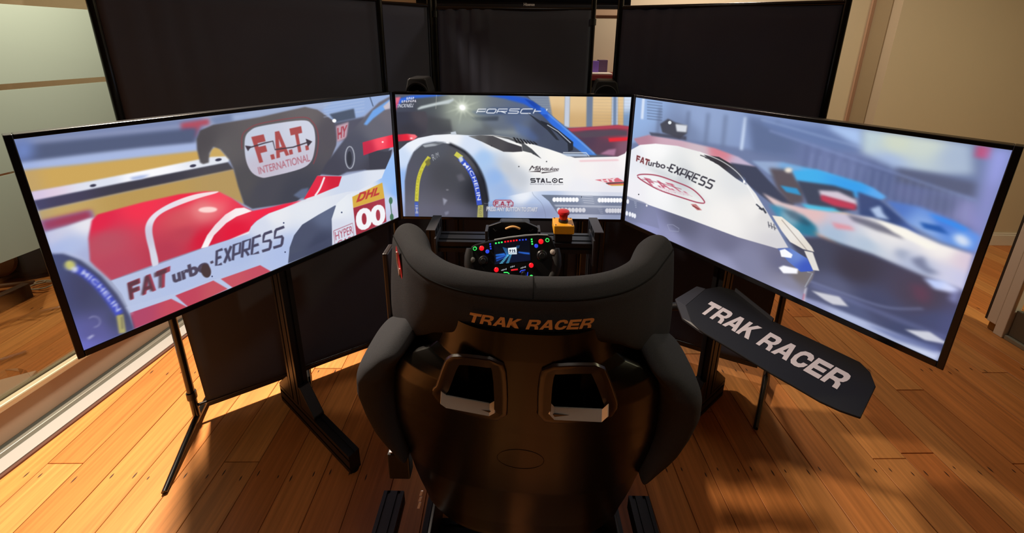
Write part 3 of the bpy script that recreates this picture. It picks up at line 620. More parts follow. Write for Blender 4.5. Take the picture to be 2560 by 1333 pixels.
    C.poly(S('342 538,366 538,394 566,372 566'), (196,126,126), 1.5); C.line(S('350 545,382 562'), 4, (120,50,50), 1)
    C.line(S('642 538,658 552,672 566'), 6, (60,66,80), 1.2); C.line(S('672 556,688 580'), 8, (60,66,80), 1.2); C.line(S('656 556,670 562'), 8, (60,66,80), 1.2)
    for k in range(3): C.line([(698+k*13,618+k*5),(703+k*13,646+k*6)], 4, (90,92,104), 1); C.line([(700+k*13,634+k*6),(710+k*13,638+k*6)], 4, (90,92,104), 1)
    C.poly(S('716 590,760 596,840 660,900 735,912 758,860 745,800 712,760 660'), [(730,600,(238,230,218)),(880,740,(228,220,210)),(800,670,(236,232,226))], 2)
    C.line(S('760 610,880 752'), 3, (120,110,106), 1, .7); C.poly(S('865 752,905 760,936 845,905 842'), (226,222,216), 2)
    C.poly(S('742 742,800 740,880 788,908 846,850 850,790 800'), [(760,750,(90,110,180)),(880,830,(62,90,190)),(820,770,(110,140,210))], 2)
    C.poly(S('752 750,776 744,812 770,806 786,760 780'), (248,250,255), 2); C.poly(S('748 830,770 820,838 836,834 858,770 856'), (250,250,255), 2.5)
    C.line(S('880 850,905 856,870 920'), 4, (180,190,206), 1.5, .8)
    # lamps of the nose running on from the centre display
    C.poly(S('30 492,60 504,130 530,180 560,200 650,60 610,20 600'), [(60,520,(116,124,152)),(160,620,(130,134,168))], 3, .8)
    for x, y in ((44,520),(56,526),(20,515),(52,580),(66,584),(78,588),(88,592)): C.oval((x,y), 6, 11, 0, (236,238,246), 1.2)
    for k in range(4): C.line([(84+k*2,528+k*8),(96,530+k*8)], 2, (190,196,214), .6)
    C.line(S('236 632,262 632,290 650,288 664,248 660,236 632'), 2.5, (160,164,190), 1, .8); C.oval((105,494), 3, 3, 0, (60,60,70)); C.oval((142,545), 4, 5, 0, (235,235,240), 1)
    C.poly(S('1800 280,1840 286,1500 1290,1470 1280'), (130,130,235), 22, .25)
    return C.image('right_picture')
# ------------------------------------------------------------------ materials
def wood_mat(name):
    M = bpy.data.materials.new(name); M.use_nodes = True; nt = M.node_tree; b = nt.nodes['Principled BSDF']; L = nt.links.new
    N = lambda t: nt.nodes.new(t)
    geo = N('ShaderNodeNewGeometry'); oi = N('ShaderNodeObjectInfo'); ri = geo.outputs['Position']
    mp = N('ShaderNodeMapping'); mp.inputs['Rotation'].default_value = (0,0,math.radians(-1.5)); mp.inputs['Scale'].default_value = (1,.045,1)
    L(ri, mp.inputs[0])
    # every board starts at its own place in the grain
    off = N('ShaderNodeVectorMath'); off.operation = 'ADD'; comb = N('ShaderNodeCombineXYZ')
    ml = N('ShaderNodeMath'); ml.operation = 'MULTIPLY'; ml.inputs[1].default_value = 37; L(oi.outputs['Random'], ml.inputs[0]); L(ml.outputs[0], comb.inputs[1]); L(ml.outputs[0], comb.inputs[2])
    L(mp.outputs[0], off.inputs[0]); L(comb.outputs[0], off.inputs[1])
    g = N('ShaderNodeTexNoise'); g.inputs['Scale'].default_value = 75; g.inputs['Detail'].default_value = 6; g.inputs['Distortion'].default_value = .25; L(off.outputs[0], g.inputs['Vector'])
    g2 = N('ShaderNodeTexNoise'); g2.inputs['Scale'].default_value = 9; g2.inputs['Detail'].default_value = 3; g2.inputs['Distortion'].default_value = .6; L(off.outputs[0], g2.inputs['Vector'])
    r = N('ShaderNodeValToRGB'); e = r.color_ramp.elements
    e[0].position = 0; e[0].color = srgb(194,118,60); e[1].position = 1; e[1].color = srgb(220,152,84)
    for p, c in ((.25,(204,130,68)),(.5,(212,138,74)),(.75,(206,140,78))): q = e.new(p); q.color = srgb(*c)
    L(oi.outputs['Random'], r.inputs[0])
    m1 = N('ShaderNodeMapRange'); m1.inputs[1].default_value = .3; m1.inputs[2].default_value = .7; m1.inputs[3].default_value = .74; m1.inputs[4].default_value = 1.12; L(g.outputs[0], m1.inputs[0])
    m2 = N('ShaderNodeMapRange'); m2.inputs[1].default_value = .3; m2.inputs[2].default_value = .7; m2.inputs[3].default_value = .86; m2.inputs[4].default_value = 1.1; L(g2.outputs[0], m2.inputs[0])
    mm = N('ShaderNodeMath'); mm.operation = 'MULTIPLY'; L(m1.outputs[0], mm.inputs[0]); L(m2.outputs[0], mm.inputs[1])
    x = N('ShaderNodeMix'); x.data_type = 'RGBA'; x.blend_type = 'MULTIPLY'; x.inputs[0].default_value = 1; L(r.outputs[0], x.inputs[6]); L(mm.outputs[0], x.inputs[7])
    L(x.outputs[2], b.inputs['Base Color'])
    b.inputs['Roughness'].default_value = .38; b.inputs['Specular IOR Level'].default_value = .4
    bp = N('ShaderNodeBump'); bp.inputs['Strength'].default_value = .15; bp.inputs['Distance'].default_value = .001; L(g.outputs[0], bp.inputs['Height']); L(bp.outputs[0], b.inputs['Normal'])
    return M
WOOD = wood_mat('oiled hardwood boards')
NAIL = mat('filled nail hole', (60,32,18), .6)
WALLC = mat('cream wall paint', (212,198,170), .7, noise=(3,.02), bump=(60,.05))
WALLD = mat('shaded wall paint', (176,160,128), .7, bump=(60,.05))
CEIL = mat('ceiling paint', (230,224,214), .8)
WHITEP = mat('white gloss trim paint', (226,220,206), .45)
GREYAL = mat('grey aluminium rail', (150,150,140), .35, .6)
TAUPE = mat('taupe frame paint', (150,134,116), .5)
BROWN = mat('brown shadow gap', (92,58,44), .7)
BLACKMETAL = mat('black anodised aluminium', (20,20,22), .42, .0, .5)
BLACKTUBE = mat('black gloss tube', (16,15,15), .22, 0, .6)
GRAPH = mat('graphite painted steel', (46,46,50), .45, .0)
PLASTIC = mat('black plastic', (15,15,16), .4)
SATIN = mat('satin black plastic', (26,26,28), .5)
PANELF = mat('black blockout fabric', (76,79,94), .85, 0, .2, noise=(6,.12), bump=(900,.1))
FABRIC = mat('charcoal woven seat fabric', (58,59,62), .95, 0, .15, noise=(700,.35), bump=(1400,.6))
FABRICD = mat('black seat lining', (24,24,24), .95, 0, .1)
SHELL = mat('dark glossy fibreglass', (10,7,5), .3, 0, .17, .08, noise=(4,.15))
STEEL = mat('polished steel', (226,228,224), .3, .45)
GOLD = mat('gold print', (236,178,108), .5)
WHITEPR = mat('white print', (235,226,228), .55)
YELLOW = mat('yellow plastic', (244,172,34), .42)
RED = mat('red plastic', (206,32,30), .38)
REDST = mat('red sticker', (214,44,48), .4)
PURPLE = mat('purple card', (112,78,170), .6); PURPLED = mat('dark purple card', (86,60,92), .6)
MAROON = mat('dark red timber', (110,34,36), .45)
SCREENB = mat('black glass bezel', (8,8,10), .25)
CANVAS_ = mat('dark canvas', (40,36,36), .9)
LEATHER = mat('brown leather', (96,60,32), .6)
PAPER = mat('white paper', (232,226,214), .7)
def glow(name, col, s): return mat(name, (10,10,10), .4, emit=col, es=s)
def glass_mat():
    M = bpy.data.materials.new('clear window glass'); M.use_nodes = True; nt = M.node_tree; nt.nodes.clear(); L = nt.links.new
    o = nt.nodes.new('ShaderNodeOutputMaterial'); mx = nt.nodes.new('ShaderNodeMixShader'); t = nt.nodes.new('ShaderNodeBsdfTransparent'); g = nt.nodes.new('ShaderNodeBsdfGlossy'); f = nt.nodes.new('ShaderNodeFresnel')
    t.inputs[0].default_value = (.93,.96,.93,1); g.inputs['Roughness'].default_value = .02; f.inputs[0].default_value = 1.5
    L(f.outputs[0], mx.inputs[0]); L(t.outputs[0], mx.inputs[1]); L(g.outputs[0], mx.inputs[2]); L(mx.outputs[0], o.inputs[0]); return M
GLASS = glass_mat()
def film_mat():
    M = bpy.data.materials.new('frosted window film'); M.use_nodes = True; nt = M.node_tree; L = nt.links.new
    o = nt.nodes['Material Output']; b = nt.nodes['Principled BSDF']
    b.inputs['Base Color'].default_value = srgb(124,138,128); b.inputs['Roughness'].default_value = .55
    t = nt.nodes.new('ShaderNodeBsdfTranslucent'); t.inputs[0].default_value = srgb(124,138,128)
    mx = nt.nodes.new('ShaderNodeMixShader'); mx.inputs[0].default_value = .5; L(b.outputs[0], mx.inputs[1]); L(t.outputs[0], mx.inputs[2]); L(mx.outputs[0], o.inputs[0]); return M
FILM = film_mat()
def screen_mat(name, im):
    M = bpy.data.materials.new(name); M.use_nodes = True; nt = M.node_tree; b = nt.nodes['Principled BSDF']
    b.inputs['Base Color'].default_value = (.004,.004,.005,1); b.inputs['Roughness'].default_value = .35; b.inputs['Specular IOR Level'].default_value = .3
    t = nt.nodes.new('ShaderNodeTexImage'); t.image = im; t.extension = 'EXTEND'
    nt.links.new(t.outputs[0], b.inputs['Emission Color']); b.inputs['Emission Strength'].default_value = 1.0
    return M

# ------------------------------------------------------------------ floor: boards laid one by one
floor = MB().box((.4, -2.0, -.035), (9.4, 7.2, .03)).build('floor', mat('sub floor', (60,40,26), .8)); struct(floor)
FA = math.radians(-1.5); FU = np.array([math.cos(FA), -math.sin(FA)]); FV = np.array([math.sin(FA), math.cos(FA)])
PW = .1272
def plank(u0, u1, v0, v1):
    g = .0011; dz = random.uniform(-.0006, .0006)
    c = [FU*a+FV*b for a, b in ((u0+g,v0+g),(u1-g,v0+g),(u1-g,v1-g),(u0+g,v1-g))]
    mb = MB(); e = .0012
    ci = [FU*a+FV*b for a, b in ((u0+g+e,v0+g+e),(u1-g-e,v0+g+e),(u1-g-e,v1-g-e),(u0+g+e,v1-g-e))]
    mb.add([(*p, -.02) for p in c]+[(*p, -.0012+dz) for p in c]+[(*p, dz) for p in ci],
           [(0,1,5,4),(1,2,6,5),(2,3,7,6),(3,0,4,7),(4,5,9,8),(5,6,10,9),(6,7,11,10),(7,4,8,11),(8,9,10,11)])
    return mb.build('plank', WOOD, floor)
joints = {}
def uv_of(px, py):
    p = on_z(px, py, 0)[:2]; return p @ FU, p @ FV
for px, py in ((600,1155),(820,921),(2220,1147),(2460,932),(2290,975),(2545,1160),(1745,1030)):
    u, v = uv_of(px, py); joints.setdefault(int(math.floor((u+1.69)/PW)), []).append(v)
for k in range(-15, 45):
    u0 = -1.69+k*PW; js = sorted(joints.get(k, []))
    cuts = [-2.6]; x = -2.6+random.uniform(.2, 3.2)
    if js: cuts += js; x = js[-1]+random.uniform(1.5, 2.4)
    while x < 1.7: cuts.append(x); x += random.uniform(2.2, 3.8)
    cuts.append(2.3)
    for a, b in zip(cuts[:-1], cuts[1:]): plank(u0, u0+PW, a, b)
nb = MB()                                          # stopped nail holes, two to a board on every joist
for k in range(-15, 45):
    for vj in np.arange(-1.93, 2.2, .45):
        for du in (.024, .098):
            if random.random() < .25: continue
            p = FU*(-1.69+k*PW+du+random.uniform(-.006,.006))+FV*(vj+.075+random.uniform(-.012,.012)); L_ = random.uniform(.006,.013)
            nb.add([(*(p+FU*.0022*a+FV*L_*b), .0009) for a, b in ((0,-1),(1,-.3),(1,.3),(0,1),(-1,.3),(-1,-.3))], [(0,1,2,3,4,5)])
hole = nb.build('nail_hole', NAIL, floor); hole['kind'] = 'stuff'

# ------------------------------------------------------------------ room shell
def wall(name, lo, hi, m): return struct(MB().box([(a+b)/2 for a, b in zip(lo, hi)], [b-a for a, b in zip(lo, hi)]).build(name, m))
wall('wall_back', (2.6, 1.265, 0), (5.0, 1.47, 2.7), WALLC)
wall('wall_back_left', (-4.2, 1.48, 0), (2.6, 1.62, 2.7), WALLC)
wall('wall_front', (-4.2, -5.6, 0), (5.0, -5.5, 2.7), mat('taupe wall paint', (120,106,92), .8))
wall('wall_far_left', (-4.3, -5.5, 0), (-4.2, 1.62, 2.7), mat('terracotta wall paint', (206,150,112), .8))
wall('wall_far_right', (5.0, -5.5, 0), (5.1, 1.47, 2.7), WALLC)
wall('ceiling', (-4.3, -5.6, 2.7), (5.1, 1.62, 2.8), CEIL)
bb = MB().box((3.8, 1.2575, .045), (2.4, .015, .09)); bb.box((3.8, 1.2605, .0975), (2.4, .009, .015))
struct(bb.build('baseboard_back', WHITEP, bevel=.003))
bb = MB().box((-.8, 1.4725, .05), (6.8, .015, .1)); struct(bb.build('baseboard_back_left', WHITEP, bevel=.003))
# end face of the nearer wall, its shade put into a darker colour
struct(MB().box((2.596, 1.40, 1.35), (.008, .13, 2.7)).build('wall_end_shade', WALLD))
struct(MB().box((2.585, 1.473, 1.35), (.03, .014, 2.7)).build('wall_end_strip', mat('pinkish strip paint', (206,170,140), .6)))  # narrow pinkish strip beside the wall end

# left: glazed partition with frosted bands
GA = np.array([-1.790, -.551]); GD = np.array([.12556, .99209]); GN = np.array([GD[1], -GD[0]])   # along, towards the room
GROT = Matrix.Rotation(math.atan2(GD[1], GD[0]), 3, 'Z')
def gbox(mb, a0, a1, n0, n1, z0, z1):
    c = GA+GD*(a0+a1)/2+GN*(n0+n1)/2
    return mb.box((c[0], c[1], (z0+z1)/2), (a1-a0, n1-n0, z1-z0), GROT)
G0, G1 = -2.9, 2.03
win = struct(gbox(MB(), G0, G1, -.124, -.116, .17, 2.66).build('window_1', GLASS))
zs = [(.709, 1.021), (1.029, 1.325), (1.347, 1.628), (1.65, 1.95), (1.972, 2.27)]
for a, b in zs[:3]: gbox(MB(), G0, G1, -.116, -.1145, a-.012, b-.012).build('film_band', FILM, win)
gbox(MB(), G0, G1, -.14, -.10, .034, .162).build('bottom_rail', TAUPE, win, bevel=.003)
gbox(MB(), G0, G1, -.15, -.088, .162, .19).build('glazing_bead', mat('pale olive bead', (176,168,140), .4, .3), win, bevel=.006)
gbox(MB(), G0, G1, -.088, -.066, .012, .032).build('track_rail', GREYAL, win, bevel=.003)
gbox(MB(), G0, G1, -.10, -.088, .012, .022).build('track_groove', mat('dark groove', (50,50,48), .6), win)
gbox(MB(), G0, G1, -.15, -.10, .0, .034).build('sill_block', GREYAL, win)
gbox(MB(), G0, G1, -.15, -.085, 2.66, 2.7).build('head_rail', TAUPE, win)
struct(gbox(MB(), G0, G1, -.105, 0, .008, .014).build('trim_sill', mat('white sill', (164,162,158), .5), bevel=.002))
struct(gbox(MB(), G0, G1, -.10, .014, .0, .008).build('trim_shade_left', BROWN))  # brown strip painted for the shadow line under the sill

# right: white framed glazed door set, standing open of the passage
d1 = struct(MB().box((2.645, -1.5, 1.33), (.008, 3.4, 2.54)).build('door_1', GLASS))
MB().box((2.645, .290, 1.36), (.05, .042, 2.62)).build('stile', WHITEP, d1, bevel=.003)
MB().box((2.640, .320, 1.36), (.02, .016, 2.62)).build('rubber_seal', mat('dark seal', (52,46,40), .7), d1)
MB().box((2.645, .249, 1.35), (.05, .040, 2.70)).build('jamb', WHITEP, d1, bevel=.003)
MB().box((2.655, -1.5, .012), (.06, 3.45, .024)).build('threshold', mat('grey threshold', (150,150,136), .4, .3), d1, bevel=.003)
MB().box((2.655, -1.5, .10), (.03, 3.45, .15)).build('bottom_rail', mat('dark grey rail', (92,88,76), .5), d1, bevel=.003)
MB().box((2.645, -1.5, 2.64), (.05, 3.45, .12)).build('head_rail', WHITEP, d1)
MB().box((2.645, .290, .025), (.03, .03, .045)).build('floor_guide', mat('brass', (150,120,70), .4, .8), d1, bevel=.003)
# ------------------------------------------------------------------ three displays
MW, MH = .941, .941*9/16; MZ = 1.03
aL, aR = math.radians(55.06), math.radians(53.72); gL, gR = .0257*MW, .0223*MW
def monitor(org, ax, img, label, bz):
    """org: lit area's top left; ax: direction to the right seen from the front"""
    ax = Vector(ax).normalized(); up = Vector((0,0,1)); n = ax.cross(up)          # n points at the viewer
    o = Vector(org); c = o+ax*MW/2-up*MH/2
    t = thing('monitor', (c.x, c.y, c.z), label, 'monitor', 'displays of the driving rig')
    P = lambda a, b, d=0: o+ax*a-up*b+n*d
    l, r, tp, bt = bz
    mb = MB(); mb.add([P(0,0,0),P(MW,0,0),P(MW,MH,0),P(0,MH,0)], [(3,2,1,0)])
    s = mb.build('screen', screen_mat(img.name, img), t)
    me = s.data; uv = me.uv_layers.new(name='UVMap'); co = {0:(0,1),1:(1,1),2:(1,0),3:(0,0)}
    for li in me.loops: uv.data[li.index].uv = co[li.vertex_index]
    mb = MB()
    for a0, a1, b0, b1 in ((-l,0,-tp,MH+bt),(MW,MW+r,-tp,MH+bt),(0,MW,-tp,0),(0,MW,MH,MH+bt)):
        vs = [P(a,b,d) for d in (-.028,.003) for a, b in ((a0,b0),(a1,b0),(a1,b1),(a0,b1))]
        mb.add(vs, [(0,1,2,3),(7,6,5,4),(0,4,5,1),(1,5,6,2),(2,6,7,3),(3,7,4,0)])
    mb.build('bezel', SCREENB, t, bevel=.0015)
    def slab(name, a0, a1, b0, b1, d0, d1, m):
        vs = [P(a,b,d) for d in (d0,d1) for a, b in ((a0,b0),(a1,b0),(a1,b1),(a0,b1))]
        return MB().add(vs, [(0,1,2,3),(7,6,5,4),(0,4,5,1),(1,5,6,2),(2,6,7,3),(3,7,4,0)]).build(name, m, t, bevel=.004)
    slab('back_shell', -l+.002, MW+r-.002, -tp+.002, MH+bt-.002, -.034, -.004, PLASTIC)
    slab('electronics_housing', .16, MW-.16, .16, MH-.02, -.062, -.033, PLASTIC)
    return t
imL, imC, imR = paint_left(), paint_centre(), paint_right()
hL = Vector((-(.5*MW+gL/2), 0, MZ+MH/2)); dL = Vector((-math.cos(aL), -math.sin(aL), 0))
hR = Vector(((.5*MW+gR/2), 0, MZ+MH/2)); dR = Vector((math.cos(aR), -math.sin(aR), 0))
monitor(hL+dL*(gL/2+MW), -dL, imL, 'left display angled inward, red and white race car on screen', (.013,.0105,.011,.017))
monitor(Vector((-MW/2, 0, MZ+MH/2)), (1,0,0), imC, 'middle display behind steering wheel, white car front wheel on screen', (.0115,.0100,.010,.012))
monitor(hR+dR*gR/2, dR, imR, 'right display angled inward, blurred speeding cars on screen', (.0095,.013,.011,.017))

# ------------------------------------------------------------------ stand that carries them
st = thing('monitor_stand', (0, .2, 0), 'black profile stand with slotted posts carrying the displays', 'stand')
def profile(name, a, b, w, h, parent, m=BLACKMETAL, up=(0,0,1), slots=1, both=True):
    """slotted aluminium profile from a to b; w across, h along up"""
    a, b = Vector(a), Vector(b); t = (b-a).normalized(); u = Vector(up); x = t.cross(u).normalized(); z = x.cross(t)
    sd, sw = .006, .009                               # slot depth, width
    pts = []
    def side(p, q, n):                                # edge p->q with n slots, inward normal
        d = (q-p); L = d.length; d = d/L; inn = Vector((-d.y, d.x)); out = [p]
        for i in range(n):
            c = L*(i+.5)/n
            for s_, dep in ((-sw/2,0),(-sw/2,sd),(sw/2,sd),(sw/2,0)): out.append(p+d*(c+s_)+inn*dep)
        return out
    C4 = [Vector((-w/2,-h/2)), Vector((w/2,-h/2)), Vector((w/2,h/2)), Vector((-w/2,h/2))]
    nw, nh = max(1, round(w/.04)), max(1, round(h/.04))
    for i, n in enumerate((nw, nh, nw, nh)): pts += side(C4[i], C4[(i+1) % 4], n)
    k = len(pts); vs = [p0+x*q.x+z*q.y for p0 in (a, b) for q in pts]
    fs = [(i, (i+1) % k, k+(i+1) % k, k+i) for i in range(k)]
    mb = MB(); mb.add(vs, fs)
    # end caps (flat plates)
    for p0 in (a, b):
        mb.add([p0+x*q.x+z*q.y for q in C4], [(0,1,2,3)])
    return mb.build(name, m, parent)
nLv = Vector((math.sin(aL), -math.cos(aL), 0)); nRv = Vector((-math.sin(aR), -math.cos(aR), 0))   # faces of the side displays
def post(nv, px, py, side):
    q = on_plane(px, py, np.array(hL if side < 0 else hR)-np.array(nv)*.115, np.array(nv)); p = Vector((q[0], q[1], 0))
    u = Vector((-nv.y, nv.x, 0))
    profile('upright', p+Vector((0,0,.085))-nv*.02, p+Vector((0,0,1.2))-nv*.02, .04, .08, st, up=nv)
    profile('foot', p-nv*.16+Vector((0,0,.043)), p+nv*.35+Vector((0,0,.043)), .04, .08, st)
    pts = [(0,0),(.10,0),(.10,.012),(.012,.10),(0,.10)]
    for sgn in (1,-1):
        bs = p+Vector((0,0,.084))-nv*.02+nv*sgn*.041
        MB().prism(pts, bs-u*.02, nv*sgn, (0,0,1), u, .04).build('gusset', BLACKMETAL, st, bevel=.003)
    for k in (-.15, .34): MB().cyl(p+nv*k+Vector((0,0,.0015)), (0,0,1), .016, .003).build('foot_pad', PLASTIC, st)
    mb = MB(); mb.bar(p+Vector((0,0,1.03))+nv*.02, p+Vector((0,0,1.03))+nv*.0525, .12, .12); mb.build('mount_plate', BLACKMETAL, st, bevel=.002)
    return p
pLft = post(nLv, 763, 1030, -1)
pRgt = post(nRv, 1752, 990, 1)
profile('crossbar', (-.5, .095, 1.0), (.5, .095, 1.0), .04, .08, st)
for x in (-.25, .25): profile('upright', (x, .137, .0), (x, .137, 1.2), .04, .04, st, up=(0,1,0))
MB().box((0, .068, 1.0), (.2, .012, .2)).build('mount_plate', BLACKMETAL, st, bevel=.002)
for x, p, nv in ((-.49, pLft, nLv), (.49, pRgt, nRv)):
    mb = MB(); mb.bar((x,.085,1.0), p+Vector((0,0,1.0))-nv*.035, .03, .06); mb.build('hinge_arm', BLACKMETAL, st)

# ------------------------------------------------------------------ privacy panels on tube frames
def panel(A, B, label, top=1.66, ext=(.12,.12), feet=(1,1), wave=.006, footdir=None, seed=0, fab=(.04,.04), clamps=[]):
    A, B = Vector((*A,0)), Vector((*B,0)); d = (B-A); L = d.length; d.normalize(); n = Vector((d.y,-d.x,0))
    t = thing('privacy_panel', (A+B)/2, label, 'panel', 'black fabric panels behind the displays')
    up = Vector((0,0,1)); r = .0125
    for i, p in enumerate((A, B)):
        m_ = MB().tube([p+up*.028, p+up*(top+ext[i])], r, 14); m_.build('pole', BLACKTUBE, t, smooth='angle')
    MB().tube([A+up*top, B+up*top], .009, 12).build('top_rail', BLACKTUBE, t, smooth='angle')
    MB().tube([A+up*.085, B+up*.085], .006, 10).build('bottom_rail', BLACKTUBE, t, smooth='angle')
    rs = random.Random(seed); rows = []
    ph = [rs.uniform(0, 6) for _ in range(4)]
    nx, nz = 40, 30
    for j in range(nz+1):
        z = .062+(top-.062-.004)*j/nz; row = []; k_ = max(0, 1-j/nz/.62)**.8
        for i in range(nx+1):
            u = i/nx; xa = .010+(fab[0]-.010)*k_; xb = .010+(fab[1]-.010)*k_; x = xa+(L-xa-xb)*u
            fold = wave*(max(0, j/nz-.25))*math.exp(-((u-.18)/.16)**2)*math.sin(u*75+ph[0])+wave*.8*math.sin(u*9+ph[1]+j*.08)*.6
            row.append(A+d*x+n*(.003+fold*.8)+up*z)
        rows.append(row)
    f = MB().grid(rows).build('fabric', PANELF, t, smooth=True)
    so = f.modifiers.new('thickness', 'SOLIDIFY'); so.thickness = .001
    for p, z in [(A, .14), (B, .14)]+clamps:
        if not isinstance(p, Vector): p = (A, B)[p]
        MB().cyl(p+up*z, up, .0165, .03, 14).build('clamp', PLASTIC, t, smooth='angle')
    for i, p in enumerate((A, B)):
        if not feet[i]: continue
        fd = Vector((footdir[i][0], footdir[i][1], 0)).normalized() if footdir else n.copy()
        ln = (footdir[i][2] if footdir and len(footdir[i]) > 2 else .27)
        fd.z = 0
        pts = [p-fd*.22+up*.010, p-fd*.10+up*.024, p+up*.032, p+fd*ln*.45+up*.026, p+fd*ln+up*.010]
        MB().tube(pts, [.009,.010,.013,.010,.009], 12).build('foot', BLACKTUBE, t, smooth='angle')
    return t
panel((-1.255,-.335), (-.545,.108), 'large black panel behind left display, nearest its glass wall', 1.66, (.12,.12), (1,1), .004, [(.09,-.26,.275),(.4,-.6,.2)], 1)
panel((-1.03,.055), (-.415,.45), 'narrow visible black panel between left panel and centre panel', 1.668, (.1,.12), (1,1), .004, None, 2, fab=(.012,.012))
panel((-.395,.47), (.385,.47), 'black panel behind middle display with creased fabric, below wall television', 1.659, (.12,.12), (1,1), .012, None, 3, fab=(.012,.012), clamps=[(0,1.63),(1,1.60)])
panel((.458,.233), (1.176,-.082), 'large black panel behind right display beside the cream wall', 1.648, (.12,.12), (1,1), .008, [(-.3,-.6,.2),(-.18,-.235,.30)], 4, fab=(.012,.04))

# ------------------------------------------------------------------ wall end: television, mantel shelf, cards, speakers
tv = thing('television', (.08, 1.2, 2.1), 'large black wall television above the panels', 'television')
x0, z0 = on_y(1040, 18, 1.2)[0], on_y(1330, 21, 1.2)[2]; x1 = on_y(1577, 18, 1.2)[0]
TW = x1-x0; tz = z0
MB().box(((x0+x1)/2, 1.225, tz+.42), (TW, .05, .84)).build('casing', SCREENB, tv, bevel=.006)
MB().box(((x0+x1)/2, 1.199, tz+.43), (TW-.03, .004, .78)).build('screen', mat('dark display glass', (6,8,12), .12), tv)
MB().box(((x0+x1)/2, 1.197, tz+.014), (TW, .008, .02)).build('lower_trim', mat('dark trim', (24,26,30), .3), tv, bevel=.002)
MB().box(((x0+x1)/2, 1.36, tz+.42), (.5, .235, .4)).build('wall_bracket', GRAPH, tv)
mid = on_y(1323, 11, 1.19); 
letters('lettering', 'Hisense', lambda a, b: (mid[0]-.036+.072*a, 1.1925, mid[2]+(b-.5)*.019), mat('silver print', (190,190,190), .4), tv, .02)
sh = thing('tall_cabinet', (.3, 1.34, 0), 'tall black cabinet with dark red top under television', 'cabinet')
sz = on_y(1510, 187, 1.2)[2]
MB().box((.35, 1.335, sz-.02), (1.9, .288, .04)).build('top_board', MAROON, sh, bevel=.004)
MB().box((.35, 1.345, (sz-.04)/2), (1.86, .26, sz-.04)).build('carcass', mat('black timber', (20,16,18), .5), sh, bevel=.003)
for k in range(3): MB().box((-.25+.6*k, 1.209, (sz-.06)/2), (.58, .012, sz-.12)).build('door_panel', mat('black timber', (20,16,18), .5), sh, bevel=.003)
p = on_y(1492, 175, 1.3); 
def card(px0, px1, py0, dy, m, label, rz):
    a = on_y(px0, py0, 1.3); b = on_y(px1, py0, 1.3)
    o = MB().box(((a[0]+b[0])/2, 1.3+dy, sz+(a[2]-sz)/2), (b[0]-a[0], .05, a[2]-sz), Matrix.Rotation(rz, 3, 'Z')).build('card_box', m, None, bevel=.002)
    return tag(o, label, 'box', 'boxes on the red shelf')
card(1478, 1496, 152, 0, PURPLE, 'bright purple box on the red shelf', 0)
card(1497, 1520, 150, .03, PURPLED, 'darker plum box right of the bright purple box', .05)
a = on_y(1500, 178, 1.25)
tag(MB().box((a[0]-.02, 1.245, sz+.006), (.19, .10, .010)).build('papers', PAPER, None, bevel=.003), 'pale flat papers lying in front of the purple boxes', 'papers')
# cornice lines on the wall behind
struct(MB().box((.7, 1.4725, on_y(1510, 30, 1.46)[2]), (2.2, .015, .05)).build('trim_picture_rail', mat('tan rail paint', (196,166,136), .6), None, bevel=.004))
def speaker(px, py, Y, label, w=.105, rz=0):
    b = on_y(px, py, Y); z1 = b[2]; t = thing('speaker', (b[0], Y, z1-.2), label, 'speaker', 'black speakers behind the middle display', rz)
    R = Matrix.Rotation(rz, 3, 'Z'); f = R @ Vector((0,-1,0)); x = R @ Vector((1,0,0)); o = Vector((b[0], Y, z1))
    pts = [(-w*.5,-.22),(w*.5,-.22),(w*.5,-.06),(w*.38,-.008),(w*.30,0),(-w*.30,0),(-w*.38,-.008),(-w*.5,-.06)]
    MB().prism(pts, o, x, (0,0,1), -f, .12).build('cabinet', SATIN, t, bevel=.005)
    MB().lathe(o+f*.0-Vector((0,0,.066)), f, [(.046,.0),(.046,.004),(.040,.006),(.036,.002),(.014,-.012+.016),(.010,.008),(.002,.010)], 28).build('cone', mat('dark rubber', (16,15,15), .6), t, smooth='angle')
    MB().lathe(o+f*.004-Vector((0,0,.066)), f, [(.049,0),(.049,.005),(.045,.006),(.045,0)], 28).build('cone_ring', GRAPH, t, smooth='angle')
    MB().box(o-f*.06-Vector((0,0,.24)), (.03,.03,.04)).build('bracket', BLACKMETAL, t)
    return t
speaker(1041, 195, .14, 'black speaker peeking up behind left end of middle display')
speaker(1517, 202, .10, 'black speaker in the gap by right end of middle display', .115, -.15)

# ------------------------------------------------------------------ emergency stop, on the rig's cross member (rig is below)
RY = -.27
def P_(px, py, y): return Vector(on_y(px, py, y))
rig = thing('rig_frame', (0.05, -.6, 0), 'black slotted profile frame under seat and steering wheel', 'simulator frame')
bl, br = P_(1096, 606, RY), P_(1478, 606, RY); cz = (bl.z+br.z)/2
zt = cz+.02
profile('cross_member', (bl.x, RY, cz), (br.x, RY, cz), .08, .04, rig)
for sx, pxa in ((bl.x, 1), (br.x, -1)):
    X = sx-pxa*.016; zu = P_(1483, 581, RY-.045).z
    profile('upright', (X, RY+.015, .12), (X, RY+.015, zu-.004), .12, .032, rig, up=(1,0,0))
    MB().box((X+pxa*.019, RY-.02, cz-.005), (.006, .09, .10)).build('side_plate', GRAPH, rig, bevel=.001)
    MB().box((X, RY+.015, zu-.002), (.033, .122, .004)).build('end_cap', GRAPH, rig, bevel=.001)
